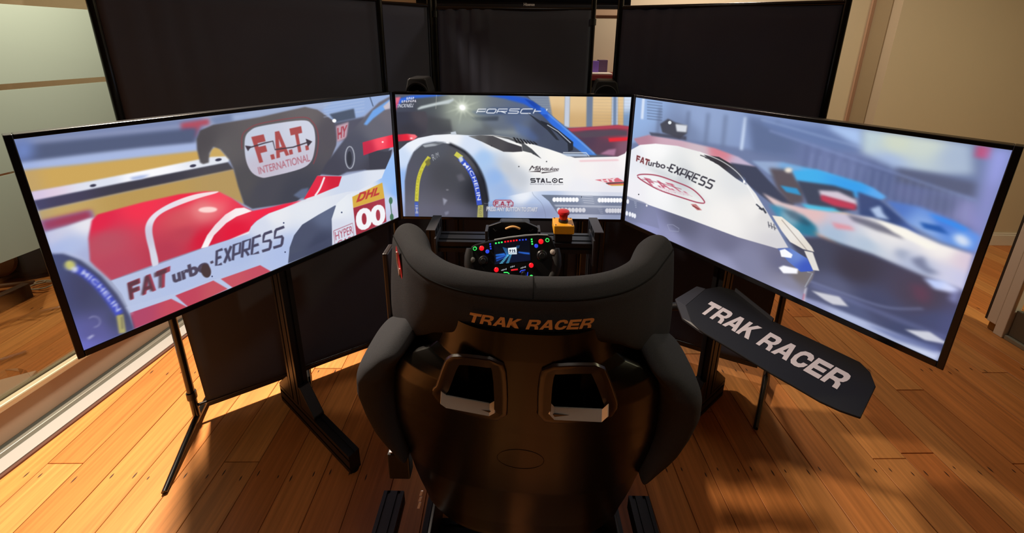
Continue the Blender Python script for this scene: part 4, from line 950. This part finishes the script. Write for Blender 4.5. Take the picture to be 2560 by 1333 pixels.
for s in (-1, 1):
    profile('base_rail', (.05+s*.27, -1.35, .10), (.05+s*.27, .05, .10), .04, .08, rig)
    profile('outrigger', (.03+s*.365, -1.95, .175), (.03+s*.365, -.70, .175), .06, .05, rig)
    MB().box((.04+s*.313, -1.2, .175), (.045, .06, .05)).build('joint_bracket', BLACKMETAL, rig, bevel=.003)
    for y in (-1.9, -.76): MB().cyl((.03+s*.365, y, .074), (0,0,1), .022, .148).build('foot', PLASTIC, rig, smooth='angle')
    for y in (-1.3, 0.0): MB().cyl((.05+s*.27, y, .030), (0,0,1), .02, .058).build('foot', PLASTIC, rig, smooth='angle')
    MB().box((.05+s*.24, -.88, .22), (.008, .42, .16)).build('seat_bracket', BLACKMETAL, rig, bevel=.002)
profile('cross_member', (-.2, -.75, .10), (.30, -.75, .10), .04, .08, rig); profile('cross_member', (-.2, -1.05, .10), (.30, -1.05, .10), .04, .08, rig)
profile('cross_member', (-.2, -.05, .10), (.30, -.05, .10), .04, .08, rig)
mb = MB(); a = P_(972, 1118, -.86); b = P_(1030, 1186, -.86)
mb.box(((a.x+b.x)/2, -.86, (a.z+b.z)/2), (b.x-a.x, .03, abs(a.z-b.z)*.9), None); mb.build('seat_side_mount', BLACKMETAL, rig, bevel=.003)
MB().box(((a.x+.02), -.86, a.z+.001), (.03, .028, .003)).build('mount_glint', mat('glint metal', (190,190,196), .3, 1), rig)  # bright plate added for the screens' reflection on the mount
q0, q1 = P_(966, 628, -.80), P_(966, 752, -.80)
sp = MB().box((q0.x, -.79, (q0.z+q1.z)/2-.2), (.012, .045, q0.z-q1.z+.4)).build('side_lever', mat('dark brown metal', (34,24,22), .4), rig, bevel=.003)

for y0, y1 in ((1228,1240),(1243,1254),(1257,1272)):
    q = [P_(1052-(yy-1228)*.17+dx, yy, -.905) for yy, dx in ((y0,0),(y0,6),(y1,4),(y1,-2))]
    MB().add(q+[p+Vector((0,.001,0)) for p in q], [(0,1,2,3),(7,6,5,4),(0,4,5,1),(1,5,6,2),(2,6,7,3),(3,7,4,0)]).build('white_mark', WHITEPR, rig)
es = thing('emergency_stop', P_(1408, 590, RY-.03), 'yellow box with red mushroom button beside steering wheel', 'stop button')
ec = P_(1408, 586, RY-.02); ez = zt+.001
MB().box((ec.x, RY-.005, ez+.017), (.062, .060, .034)).build('base', PLASTIC, es, bevel=.003)
MB().box((ec.x, RY-.005, ez+.050), (.072, .070, .034)).build('box_cover', YELLOW, es, bevel=.004, seg=3)
MB().lathe((ec.x, RY-.005, ez+.067), (0,0,1), [(.017,0),(.017,.008),(.014,.010)], 28).build('collar', PLASTIC, es, smooth='angle')
MB().lathe((ec.x, RY-.005, ez+.077), (0,0,1), [(.013,0),(.0145,.006),(.0155,.018),(.0205,.021),(.021,.028),(.019,.032),(.010,.034),(.001,.0345)], 32).build('button', RED, es, smooth='angle')
for i in (-1,1):
    for j in (-1,1): MB().cyl((ec.x+i*.029, RY-.005+j*.028, ez+.0672), (0,0,1), .003, .001, 12).build('screw', GRAPH, es)

# ------------------------------------------------------------------ wheel base
wb = thing('wheel_base', P_(1283, 580, RY), 'black direct drive motor unit behind the steering wheel', 'wheel base')
FYw = RY-.065
def fp(x, y): v = P_(x, y, FYw); return (v.x, v.z)
face = [fp(*q) for q in ((1222,602),(1221,566),(1252,556),(1313,556),(1343,569),(1350,584),(1350,604))]
MB().prism(face, (0,FYw,0), (1,0,0), (0,0,1), (0,1,0), .012).build('front_plate', PLASTIC, wb, bevel=.002)
cxm = (face[0][0]+face[-1][0])/2; zm = (face[2][1]+face[0][1])/2
mb = MB(); mb.box((cxm, FYw+.09, zm-.05), (.115,.15,.05)); mb.build('motor_housing', SATIN, wb, bevel=.008)
tb = P_(1255, 546, FYw+.075); tb2 = P_(1306, 546, FYw+.075)
MB().box(((tb.x+tb2.x)/2, FYw+.045, tb.z-.012), (tb2.x-tb.x, .06, .024)).build('top_box', GRAPH, wb, bevel=.004)
arc = []
for k in range(15):
    t = k/14; px = 1264+36*t; arc.append(P_(px, 572.5-5.5*math.sin(PI*t), FYw-.003))
MB().tube(arc, .0042, 8).build('badge', GOLD, wb, smooth=True)
for pts in (((1233,572),(1239,579),(1241,575)),((1332,573),(1326,579),(1324,575))):
    MB().tube([P_(*q, FYw-.001) for q in pts], .0018, 6).build('chevron', GRAPH, wb)
for x0, x1, y0, y1 in ((1214,1221,570,597),(1344,1350,571,584)):
    a, b = P_(x0,y0,FYw+.01), P_(x1,y1,FYw+.01)
    MB().box(((a.x+b.x)/2, FYw+.01, (a.z+b.z)/2), (b.x-a.x, .05, a.z-b.z)).build('side_mount', GRAPH, wb, bevel=.001)
MB().cyl((cxm, FYw-.012, zm-.03), (0,-1,.2), .022, .024).build('shaft', PLASTIC, wb, smooth='angle')
MB().box((cxm, RY, zt+.006), (.10,.07,.012)).build('mount_foot', GRAPH, wb)

# ------------------------------------------------------------------ steering wheel, turned a little to the left
WN = np.array([0., -math.cos(.42), math.sin(.42)]); WC = on_y(1283, 664, -.44)
WX = np.array([1., 0, 0]); WZ = np.cross(WX, -WN)*-1; WZ = np.array([0, math.sin(.42), math.cos(.42)])
def wz(zx, zy, d=0):
    """point of the wheel face seen at this place of the photograph, d towards the driver"""
    px, py = 1050+zx/5.447, 530+zy/5.447
    return Vector(on_plane(px, py, WC, WN)+WN*d)
def wl(zx, zy):
    v = np.array(wz(zx, zy))-WC; return (float(v@WX), float(v@WZ))
whl = thing('steering_wheel', WC, 'formula style wheel with small display and glowing coloured buttons', 'steering wheel')
out = S('1000 384,1200 345,1440 318,1600 310,1740 318,1790 350,1820 420,1845 480,1860 560,1866 660,1850 760,1820 850,1760 930,1660 960,1640 990,1600 1020,1300 1035,1060 1030,1000 990,900 960,840 940,760 900,710 840,680 740,668 640,676 540,700 470,760 440,900 405')
body = [wl(*q) for q in out]
MB().prism(body, Vector(WC)-Vector(WN)*.012, WX, WZ, WN, .012).build('faceplate', mat('black carbon', (14,14,15), .32), whl, bevel=.004)
for px in ((676,560),(1852,560)):
    s_ = -1 if px[0] < 1000 else 1
    pts = [(px[0]+30*s_*0, px[1]-60),(px[0]+8*s_, px[1]+40),(px[0]+10*s_, px[1]+160),(px[0]-16*s_, px[1]+270),(px[0]-70*s_, px[1]+350)]
    MB().tube([wz(*q, -.008) for q in pts], [.012,.016,.0165,.016,.013], 14).build('grip', mat('black rubber grip', (14,14,14), .6), whl, smooth='angle')
top_strip = S('1010 372,1200 338,1440 308,1600 300,1740 310,1752 322,1600 318,1440 330,1200 358,1020 392')
MB().prism([wl(*q) for q in top_strip], Vector(WC)-Vector(WN)*.006, WX, WZ, WN, .012).build('top_trim', mat('pale grey trim', (150,156,160), .35), whl, bevel=.001)
scr = [wz(*q, .0006) for q in ((1002,424),(1492,374),(1506,664),(1016,716))]
cv = Canvas(256, 150, [(1002,424),(1492,374),(1506,664),(1016,716)], None)
cv.poly(S('1000 420,1500 370,1510 670,1010 720'), (6,10,22))
cv.poly(S('1120 560,1500 540,1506 664,1010 720'), (8,18,44), 12)
cv.poly(S('1030 580,1150 560,1170 590,1030 600'), (40,110,210), 3); cv.poly(S('1034 612,1180 580,1190 596,1034 650'), (36,90,190), 3); cv.poly(S('1036 660,1190 600,1196 610,1040 676'), (30,70,160), 2)
cv.poly(S('1340 540,1490 556,1496 580,1420 572,1340 556'), (40,100,205), 3)
for k in range(4): cv.line([(1130+k*16,480+k*4),(1186+k*7,600)], 6, (60,150,235), 2)
for k in range(7): cv.line([(1216-k*14,586+k*18),(1180-k*16,592+k*18)], 9, (110,220,250), 2); cv.line([(1250-k*6,582+k*18),(1222-k*8,586+k*18)], 9, (90,200,245), 2)
for k in range(3): cv.line([(1308+k*16,500-k*2),(1322+k*16,458-k*2)], 5, (60,140,225), 2)
cv.poly(S('1196 492,1314 480,1320 576,1206 578'), (240,250,255), 1)
for q in ('1216 514,1234 512,1240 528,1226 552,1216 552,1226 530,1214 526','1250 512,1262 510,1266 548,1256 550','1296 506,1276 514,1272 528,1286 536,1280 550,1296 546,1300 530,1288 522'): cv.poly(S(q), (30,40,60), .5)
cv.line(S('1214 562,1312 556'), 9, (90,110,140), 1.5, .8)
sm = MB().add(scr, [(3,2,1,0)]).build('display', screen_mat('wheel_display', cv.image('wheel_display')), whl)
uv = sm.data.uv_layers.new(name='UVMap'); co = {0:(0,1),1:(1,1),2:(1,0),3:(0,0)}
for li in sm.data.loops: uv.data[li.index].uv = co[li.vertex_index]
GR, RD, BL = (60,230,100), (250,20,36), (50,80,250)
def led(name, x, y, r, col, kind='disc', s=1.4):
    m_ = glow('glow %d %d %d' % col, col, s); mb = MB(); c = wz(x, y, .0)
    if kind == 'disc': mb.lathe(c, WN, [(r,-.002),(r,.0035),(r*.8,.005),(.0003,.0055)], 20)
    elif kind == 'ring':
        mb.lathe(c, WN, [(r*1.0,0),(r*1.0,.005),(r*.72,.005),(r*.72,.0)], 24)
    else:
        mb.box(c+Vector(WN)*.001, (r*1.7, .004, r*1.5), Matrix.Rotation(-.42, 3, 'X') @ Matrix.Rotation(.13, 3, 'Y').inverted())
    o = mb.build(name, m_, whl, smooth='angle')
    if kind == 'ring':
        MB().lathe(c, WN, [(r*.7,0),(r*.7,.006),(.0003,.0065)], 18).build('button_cap', mat('dark green cap', (20,70,34), .4), o, smooth='angle')
    return o
for x, y in ((748,498),(1733,383)): led('button', x, y, .0062, GR, 'ring')
for x, y, r in ((840,494,.0078),(1646,402,.0082),(1040,786,.0075),(1514,726,.0075)): led('button', x, y, r, RD, 'disc', 1.0)
for x, y in ((918,538),(1582,462)): led('button', x, y, .0062, BL, 'disc', .8)
led('button', 1516, 884, .0062, GR, 'disc', .9)
for x, y in ((1034,426),(1075,419),(1114,413)): led('indicator', x, y, .003, GR, 'sq', 1.6)
for k in range(5): led('indicator', 1160+k*39, 406-k*5, .0033, RD, 'sq', 1.5)
for x, y in ((1358,383),(1400,380),(1442,376)): led('indicator', x, y, .003, BL, 'sq', 1.4)
for x, y in ((1520,373),(1524,404),(1528,436)): led('indicator', x, y, .003, GR, 'sq', 1.9)
for x, y in ((956,438),(960,470),(964,500)): led('indicator', x, y, .003, BL, 'sq', 1.4)
def strip(pts, col, w=.003, s=1.3):
    MB().tube([wz(*q, .001) for q in pts], w/2, 8).build('glow_bar', glow('glow %d %d %d' % col, col, s), whl)
strip(((1140,824),(1190,824),(1216,842)), GR); strip(((1116,862),(1136,906)), GR); strip(((1176,918),(1220,916)), GR)
strip(((1240,794),(1290,786),(1332,782)), (200,16,30), .005); strip(((1264,884),(1280,882)), RD); strip(((1296,880),(1322,876)), RD)
strip(((1360,822),(1376,800),(1436,788)), BL); strip(((1468,820),(1462,866),(1438,886)), BL); strip(((1372,896),(1420,892)), BL)
MB().box(wz(1300, 912, .002), (.008,.004,.006), Matrix.Rotation(-.42, 3, 'X')).build('indicator', glow('glow white', (235,235,250), 1.2), whl)
for x, y, n in ((1110,796,6),(1232,752,5),(1372,766,6)):
    mb = MB()
    for k in range(n): mb.box(wz(x+k*13, y-k*3.6, .0006), (.0018,.001,.0028+.0012*((k*7) % 3)), Matrix.Rotation(-.42, 3, 'X'))
    mb.build('legend', glow('glow legend', (210,214,220), .6), whl)['kind'] = 'stuff'
for x, y, r in ((1660,590,.017),(866,660,.016)):
    mb = MB(); mb.lathe(wz(x, y, 0), WN, [(r,0),(r,.006),(r*.8,.010),(r*.62,.010),(r*.6,.018),(r*.5,.020),(.0005,.020)], 28); mb.build('rotary_knob', PLASTIC, whl, smooth='angle')
for x, y, m_ in ((1806,546,mat('pale thumb key', (190,180,170), .4)),(716,650,mat('dark thumb key', (96,98,98), .35))):
    MB().lathe(wz(x, y, -.003), WN, [(.0085,0),(.0085,.008),(.006,.010),(.0005,.0105)], 20).build('thumb_key', m_, whl, smooth='angle')
for x, y in ((1170,884),(1410,842)): MB().lathe(wz(x, y, 0), WN, [(.009,0),(.009,.006),(.006,.012),(.0005,.0122)], 20).build('rotary_knob', PLASTIC, whl, smooth='angle')
mb = MB(); c0 = Vector(WC)-Vector(WN)*.012
mb.tube([c0, c0-Vector(WN)*.03], .03, 24); mb.build('hub', PLASTIC, whl, smooth='angle')
for s_ in (-1,1): MB().prism([(s_*.05,-.02),(s_*.11,-.03),(s_*.12,.03),(s_*.05,.02)], c0-Vector(WN)*.022, WX, WZ, WN, .003).build('shift_paddle', PLASTIC, whl)

# ------------------------------------------------------------------ keyboard tray with big lettering
TZ = .685
tray = thing('keyboard_tray', (.75,-.55,TZ), 'black angled tray with large white lettering right of seat', 'tray')
def tp(px, py): v = on_z(px, py, TZ); return (v[0], v[1])
tpts = [tp(*q) for q in ((1764,722),(1800,716),(1838,726),(1932,802),(2060,862),(2150,905),(2176,930),(2190,966),(2152,1044),(2100,1026),(2050,1003),(1990,968),(1930,934),(1760,832),(1728,806),(1714,764))]
MB().prism(tpts, (0,0,TZ-.006), (1,0,0), (0,1,0), (0,0,1), .006).build('deck', mat('matt black steel', (15,15,17), .55), tray, bevel=.002)
def tq(px, py, z): v = on_z(px, py, z); return tuple(v)
lip = [(1764,722),(1714,764),(1728,806),(1760,832)]; lipo = [(1742,716),(1688,748),(1706,796),(1748,826)]
mb = MB(); A_ = [tq(*q, TZ) for q in lip]; B_ = [tq(*q, TZ-.004) for q in lipo]
mb.add(A_+B_+[(x,y,z-.006) for x,y,z in A_]+[(x,y,z-.006) for x,y,z in B_], [(i,i+1,5+i,4+i) for i in range(3)]+[(8+i,12+i,13+i,9+i) for i in range(3)]+[(4+i,5+i,13+i,12+i) for i in range(3)])
mb.build('end_flange', GRAPH, tray)  # lighter than the deck, glow of the screens put into its colour
HT = homog([(0,1),(1,1),(1,0),(0,0)], [on_z(*q, TZ)[:2] for q in ((1776,752),(2130,938),(2104,982),(1752,784))])
letters('lettering', 'TRAK RACER', lambda a, b: (*hmap(HT, [(a, b)])[0], TZ+.0008), WHITEPR, tray, 'block', .38)
a = Vector(on_z(1838, 728, TZ)); b = Vector(on_z(1932, 804, TZ))
MB().bar(a+Vector((0,0,.004)), b+Vector((0,0,.004)), .004, .014).build('rear_lip', GRAPH, tray)
MB().tube([(.64,-.42,TZ-.03), (.50,-.36,TZ-.09), (.34,-.30,TZ-.10)], .014, 14).build('support_arm', BLACKMETAL, tray, smooth='angle')
MB().box((.66,-.44,TZ-.016), (.09,.09,.02)).build('swivel_plate', BLACKMETAL, tray, bevel=.003)

# ------------------------------------------------------------------ clutter beyond the left glass
def in_left(px, py, z=0): v = on_z(px, py, z); return Vector((v[0], v[1], z))
bag = thing('backpack', (-2.75,.35,0), 'dark slumped bag on the floor beyond the left glass', 'bag')
c = in_left(40, 712); c.x -= .1
mb = MB(); rows = []
for j in range(9):
    t = j/8; z = .01+.30*t; row = []
    for i in range(20):
        a = 2*PI*i/20; rx = (.30+.03*math.sin(3*a+1))*(1-.55*t**2)*(.9 if j == 0 else 1); ry = (.20+.02*math.sin(2*a))*(1-.5*t**2)*(.9 if j == 0 else 1)
        row.append(c+Vector((rx*math.cos(a), ry*math.sin(a)+.2, z+.02*math.sin(2*a)*t)))
    rows.append(row)
mb.grid(rows, True, True); mb.build('body', CANVAS_, bag, smooth=True, subsurf=1)
MB().tube([c+Vector((-.2,0,.03)), c+Vector((-.1,-.07,.06)), c+Vector((.08,-.08,.04)), c+Vector((.22,0,.02))], .014, 8).build('strap', LEATHER, bag, smooth=True)
mb = MB(); mb.lathe(c+Vector((.02,.03,.14)), (.1,-1,.3), [(.09,0),(.09,.02),(.06,.035),(.002,.04)], 16); mb.build('pocket', LEATHER, bag, smooth='angle')
cr = thing('cable_coil', in_left(105, 728), 'thin pale cable coil and plug beside the dark bag', 'cable')
cc = in_left(112, 722)
MB().tube([cc+Vector((.10*math.cos(t*.5)*(1-.03*t), .06*math.sin(t*.5)*(1-.03*t), .006+.002*t)) for t in range(26)], .005, 8).build('cable', mat('grey cable', (170,160,140), .5), cr, smooth=True)
MB().box(cc+Vector((.12,.08,.012)), (.12,.05,.022)).build('plug_bar', PAPER, cr, bevel=.004)
bx = thing('low_bench', in_left(20, 800), 'dark timber bench foot beyond the left glass', 'bench')
e0, e1 = in_left(-60, 806), in_left(76, 740)
MB().bar(e0+Vector((0,0,.045)), e1+Vector((0,0,.045)), .05, .09).build('leg_rail', mat('dark stained timber', (62,40,26), .6), bx, bevel=.004)
wr = thing('plastic_wrapped_box', in_left(14, 1018), 'white box in clear plastic beside the left glass sill', 'box')
w0 = in_left(5, 1012)
MB().box(w0+Vector((-.06,.0,.03)), (.26,.14,.06), Matrix.Rotation(.5,3,'Z')).build('carton', PAPER, wr, bevel=.006)
rows = []
for j in range(4):
    rows.append([w0+Vector((-.06+(.17+.012*math.sin(5*a)+.004*j)*math.cos(a), (.11+.01*math.cos(4*a))*math.sin(a), .004+.022*j)) for a in np.linspace(0,2*PI,24,endpoint=False)])
MB().grid(rows, True).build('wrap', GLASS, wr)

pc = thing('gap_filler', (.44,.94,0), 'black computer added to darken the gap in the panels', 'filler')  # added dark block, hides the lit floor behind the panel gap
MB().box((.44,.94,.265), (.24,.44,.49)).build('case', PLASTIC, pc, bevel=.006)
MB().box((.44,.717,.265), (.21,.008,.45)).build('front_panel', GRAPH, pc, bevel=.003)
for x in (.35,.53):
    for y in (.77,1.11): MB().cyl((x,y,.0105), (0,0,1), .016, .019).build('foot', PLASTIC, pc)
# ------------------------------------------------------------------ racing seat
seat = thing('racing_seat', (.04, -.8, 0), 'black fabric bucket seat seen from behind, gold lettering', 'seat')
PSI, XC, ROLL = math.radians(3.5), .036, math.tan(math.radians(-.2))
def yb(z): return float(np.interp(z, [.3,.45,.6,.8,1.0,1.12,1.3], [-.90,-.93,-.965,-1.0,-1.04,-1.055,-1.07]))
def SL(s, w, z):
    """seat's own coordinates: s to the right, w forward of the back, z up"""
    z = z+s*ROLL
    y0 = yb(z)
    return Vector((XC+s*math.cos(PSI)+w*math.sin(PSI), y0-s*math.sin(PSI)+w*math.cos(PSI), z))
# --- hard shell: rows over height, columns across
shz = [1.06,1.03,1.0,.975,.955,.94,.92,.88,.83,.78,.73,.68,.63,.58,.53,.48,.43,.37,.32,.28,.25]
shs = [.152,.153,.155,.160,.178,.206,.232,.250,.258,.264,.266,.262,.255,.250,.246,.240,.232,.224,.216,.210,.207]
def shell_w(u, z):
    f = {1.06:0}.get(z, 0)
    w = .001+.055*abs(u)**3.2+.004*u*u
    if z < .40: w += ((.40-z)/.15)**2*.12
    return w
slotL = [(-.146,.884),(-.136,.902),(-.116,.968),(-.104,.982),(-.062,.984),(-.050,.974),(-.048,.874),(-.058,.860),(-.136,.872)]
slotR = [(.054,.866),(.046,.880),(.046,.968),(.058,.980),(.104,.982),(.116,.972),(.142,.898),(.146,.880),(.138,.868)]
def inside(p, a, b):
    r = False
    for (x0, y0), (x1, y1) in zip(p, p[1:]+p[:1]):
        if (y0 > b) != (y1 > b) and a < (x1-x0)*(b-y0)/(y1-y0)+x0: r = not r
    return r
slotLs, slotRs = [[tuple(q) for q in spline(np.array(sl), True)] for sl in (slotL, slotR)]
NR, NU = 230, 140
zz = np.interp(np.linspace(0, len(shz)-1, NR+1), range(len(shz)), shz); hs = np.interp(-zz, [-q for q in shz], shs); uu = np.linspace(-1, 1, NU+1)
vs = [SL(h*u, shell_w(u, z)+o_, z) for o_ in (0, .008) for z, h in zip(zz, hs) for u in uu]; nc = NU+1; B0 = (NR+1)*nc; fs = []
for j in range(NR):
    for i in range(NU):
        zc, sc_ = (zz[j]+zz[j+1])/2, (hs[j]+hs[j+1])/2*(uu[i]+uu[i+1])/2
        if .85 < zc < .99 and (inside(slotLs, sc_, zc) or inside(slotRs, sc_, zc)): continue   # belt openings
        a = j*nc+i; fs.append((a,a+1,a+nc+1,a+nc)); fs.append((B0+a+nc,B0+a+nc+1,B0+a+1,B0+a))
for j in range(NR):
    for i in (0, NU): a = j*nc+i; fs.append((a,a+nc,B0+a+nc,B0+a))
for i in range(NU):
    for j in (0, NR): a = j*nc+i; fs.append((a,a+1,B0+a+1,B0+a))
shell = MB().add(vs, fs).build('shell', SHELL, seat, smooth='angle')
def ring(pts, grow, lift):
    p = np.array(pts); t = np.roll(p, -1, 0)-np.roll(p, 1, 0); t /= np.linalg.norm(t, axis=1)[:,None]; n = np.c_[t[:,1], -t[:,0]]
    if np.sum(n*(p-p.mean(0))) < 0: n = -n
    return [(a, b, lift) for a, b in p+n*grow]
for sp_, pts_metal in ((slotLs[::2], [(-.146,.888),(-.137,.878),(-.060,.864),(-.050,.874)]), (slotRs[::2], [(.047,.882),(.056,.868),(.138,.872),(.146,.888)])):
    prof = [(-.004,.009),(-.003,-.0015),(.010,-.003),(.018,-.0045),(.020,-.0035),(.0215,.001)]
    rws = [[SL(s, w+shell_w(s/.24, .9), z) for s, z, w in ring(sp_, g, l)] for g, l in prof]
    MB().grid([list(r) for r in zip(*[r+[r[0]] for r in rws])]).build('belt_slot', mat('dark brown slot trim', (30,17,13), .3), seat, smooth='angle'); slot_o = [o for o in seat.children if o.name.startswith('belt_slot')][-1]
    a, b, c_, d_ = pts_metal
    mb = MB(); path = [a, b, c_, d_]; W_ = []
    for s, z in path: W_.append([SL(s, -.003, z-.010), SL(s, .008, z+.010)])
    mb.grid(W_); o = mb.build('slot_plate', STEEL, slot_o); so = o.modifiers.new('t','SOLIDIFY'); so.thickness = .003
# embossed panel low on the shell
mb = MB(); em = [(.035*math.cos(t)*1.3-.002, .72+.035*math.sin(t)*.9) for t in np.linspace(0,2*PI,28,endpoint=False)]
mb.tube([SL(s, .0005+shell_w(s/.24,.7), z) for s, z in em+[em[0]]], .0012, 6, False); mb.build('embossed_badge', SHELL, seat, smooth=True)
# --- headrest: a padded wall that runs from ear to ear
op = [(0,.011),(.04,.013),(.08,.0175),(.122,.029),(.160,.047),(.190,.070),(.217,.098),(.239,.130),(.261,.163),(.279,.192),(.289,.214)]
op = [(-s, w) for s, w in op[:0:-1]]+op
P0 = spline(np.array(op, float), False)
d_ = np.r_[0, np.cumsum(np.linalg.norm(np.diff(P0, axis=0), axis=1))]; NT = 72
tt = np.linspace(0, d_[-1], NT+1); Q = np.c_[np.interp(tt, d_, P0[:,0]), np.interp(tt, d_, P0[:,1])]
T = np.gradient(Q, axis=0); T /= np.linalg.norm(T, axis=1)[:,None]; NI = np.c_[-T[:,1], T[:,0]]     # towards the head
hem_s = [0,.06,.097,.127,.163,.207,.26,.3]; hem_z = [1.041,1.038,1.031,1.02,1.0,.948,.87,.82]
rows = []; seamL = []
for k in range(NT+1):
    e = min(tt[k], d_[-1]-tt[k])                       # distance from the ear's end
    cap = math.sqrt(max(0, 1-(1-min(1, e/.028))**2)) if e < .028 else 1.
    th = .052*(.25+.75*cap)+.012*math.exp(-((e-.06)/.05)**2)
    off0 = .026*(1-cap)
    hz = float(np.interp(abs(Q[k][0]), hem_s, hem_z)); top = 1.142-.028*(1-cap)
    R = []
    def add(f, z): q = Q[k]+NI[k]*(off0+th*f); fl = 1+max(0, 1.12-z)*.42*max(0, abs(q[0])-.14)/.14; R.append(SL(q[0]*fl, q[1], z))
    for f, z in ((.25,hz+.012),(.06,hz+.002),(0,hz+.006)): add(f, z)
    for q in (.25,.5,.75): add(-.05*math.sin(PI*q), hz+.006+(1.092-hz)*q)
    for f, dz in ((0,-.046),(.0,-.034),(.02,-.026),(.05,-.0225),(.055,-.0215),(.10,-.014),(.2,-.006),(.35,-.0005),(.5,.001),(.68,-.001),(.84,-.007),(.95,-.016),(1.0,-.028)): add(f, top+dz)
    for f, z in ((1.05,1.06),(1.08,1.0),(1.05,.95),(.9,min(.93,hz+.04))): add(f, z)
    rows.append(R); q = Q[k]+NI[k]*(off0+th*.045); seamL.append(SL(q[0], q[1], top-.0225))
hd = MB().grid(rows, False); n_ = len(rows[0])
hd.f.append(tuple(range(n_))); hd.f.append(tuple(reversed(range(NT*n_, NT*n_+n_))))
hd = hd.build('headrest_cover', FABRIC, seat, smooth='angle', subsurf=1)
MB().tube(seamL[2:-2], .0013, 6, False).build('seam', FABRICD, hd, smooth=True)
k0 = NT//2+1
MB().tube([Vector(rows[k0][i]) for i in range(9, 18)], .0008, 6).build('seam', FABRICD, hd, smooth=True)
# dark lining that carries the wall of the headrest down behind the bolsters
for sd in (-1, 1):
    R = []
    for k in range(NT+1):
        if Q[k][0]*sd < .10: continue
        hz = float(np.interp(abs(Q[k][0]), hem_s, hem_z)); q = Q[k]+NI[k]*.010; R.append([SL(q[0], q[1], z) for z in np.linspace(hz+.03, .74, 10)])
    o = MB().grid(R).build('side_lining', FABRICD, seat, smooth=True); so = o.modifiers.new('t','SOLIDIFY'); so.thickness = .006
# --- shoulder bolsters
wz_ = [1.0,.97,.945,.92,.895,.862,.815,.76,.705,.67,.64,.615,.60]
ws_ = [.225,.242,.264,.294,.322,.340,.347,.340,.326,.310,.290,.274,.262]
wi_ = [.195,.200,.212,.228,.244,.254,.261,.265,.264,.259,.256,.254,.252]
for sd in (-1, 1):
    R = []
    for z in np.linspace(.985, .60, 44):
        so = float(np.interp(-z, [-q for q in wz_], ws_)); si = float(np.interp(-z, [-q for q in wz_], wi_))
        dep = float(np.interp(-z, [-1.0,-.96,-.9,-.75,-.66,-.60], [.03,.05,.085,.10,.09,.035])); cw = dep+float(np.interp(-z, [-1.075,-1.02,-.985,-.96,-.93,-.88], [.16,.13,.11,.08,.045,.034]))
        row = []
        for a in np.linspace(0, 2*PI, 28, endpoint=False):
            ca, sa = math.cos(a), math.sin(a); e = .72
            row.append(SL(sd*((so+si)/2+(so-si)/2*math.copysign(abs(ca)**e, ca)), cw+dep*math.copysign(abs(sa)**e, sa), z))
        R.append(row)
    MB().grid(R, True, True).build('shoulder_bolster', FABRIC, seat, smooth='angle', subsurf=1)
# --- padding seen through the openings, seat base
R = [[SL(u*h, .062+(.05*(abs(u*h)/.24)**3), z) for u in np.linspace(-1,1,15)] for z, h in zip(np.linspace(1.05,.42,20), np.interp(-np.linspace(1.05,.42,20), [-1.05,-.97,-.9,-.6,-.42], [.13,.14,.2,.215,.2]))]
o = MB().grid(R).build('back_cushion', mat('grey seat lining', (30,29,30), .95, 0, .1), seat, smooth=True); so = o.modifiers.new('t','SOLIDIFY'); so.thickness = .012; so.offset = 1
R = []
for y in np.linspace(0, .46, 12):
    zc = .335-.02*math.sin(y/.46*PI)+.05*(y/.46)**2
    R.append([SL(s, .10+y, .34)+Vector((0,0,zc-.34+.10*(abs(s)/.24)**4)) for s in np.linspace(-.235,.235,17)])
o = MB().grid(R).build('base_cushion', FABRIC, seat, smooth=True); so = o.modifiers.new('t','SOLIDIFY'); so.thickness = .035; so.offset = -1
# --- markings
GTXT = lambda a, b: SL(-.089+.196*a, -.0045+shell_hd(-.089+.196*a), 1.068+.0205*b)
def shell_hd(s): return float(np.interp(abs(s), [0,.04,.08,.122], [.008,.0105,.015,.026]))
letters('lettering', 'TRAK RACER', GTXT, GOLD, seat, 'block', .3)
def on_ear(dist, z, lift=.003):                        # on the outside of the left ear, dist from its front end along the rim
    q = np.array([np.interp(dist, tt, Q[:,0]), np.interp(dist, tt, Q[:,1])]); n = np.array([np.interp(dist, tt, NI[:,0]), np.interp(dist, tt, NI[:,1])])
    q = q-n*lift; return SL(q[0], q[1], z)
st_ = [(.085,1.128),(.079,1.115),(.074,1.095),(.078,1.07),(.086,1.052),(.098,1.047),(.105,1.056),(.108,1.078),(.103,1.10),(.095,1.118)]
k = len(st_); cpts = [on_ear(d, z) for d, z in st_]+[on_ear(d, z, .0045) for d, z in st_]
MB().add(cpts, [tuple(range(k)), tuple(range(2*k-1, k-1, -1))]+[(i,k+i,k+(i+1) % k,(i+1) % k) for i in range(k)]).build('side_sticker', REDST, seat)
sk_ = [o for o in seat.children if o.name == 'side_sticker'][0]
MB().tube([on_ear(d, z, .0052) for d, z in ((.090,1.118),(.084,1.09),(.090,1.064),(.099,1.085))], .0015, 6).build('sticker_mark', WHITEPR, sk_)
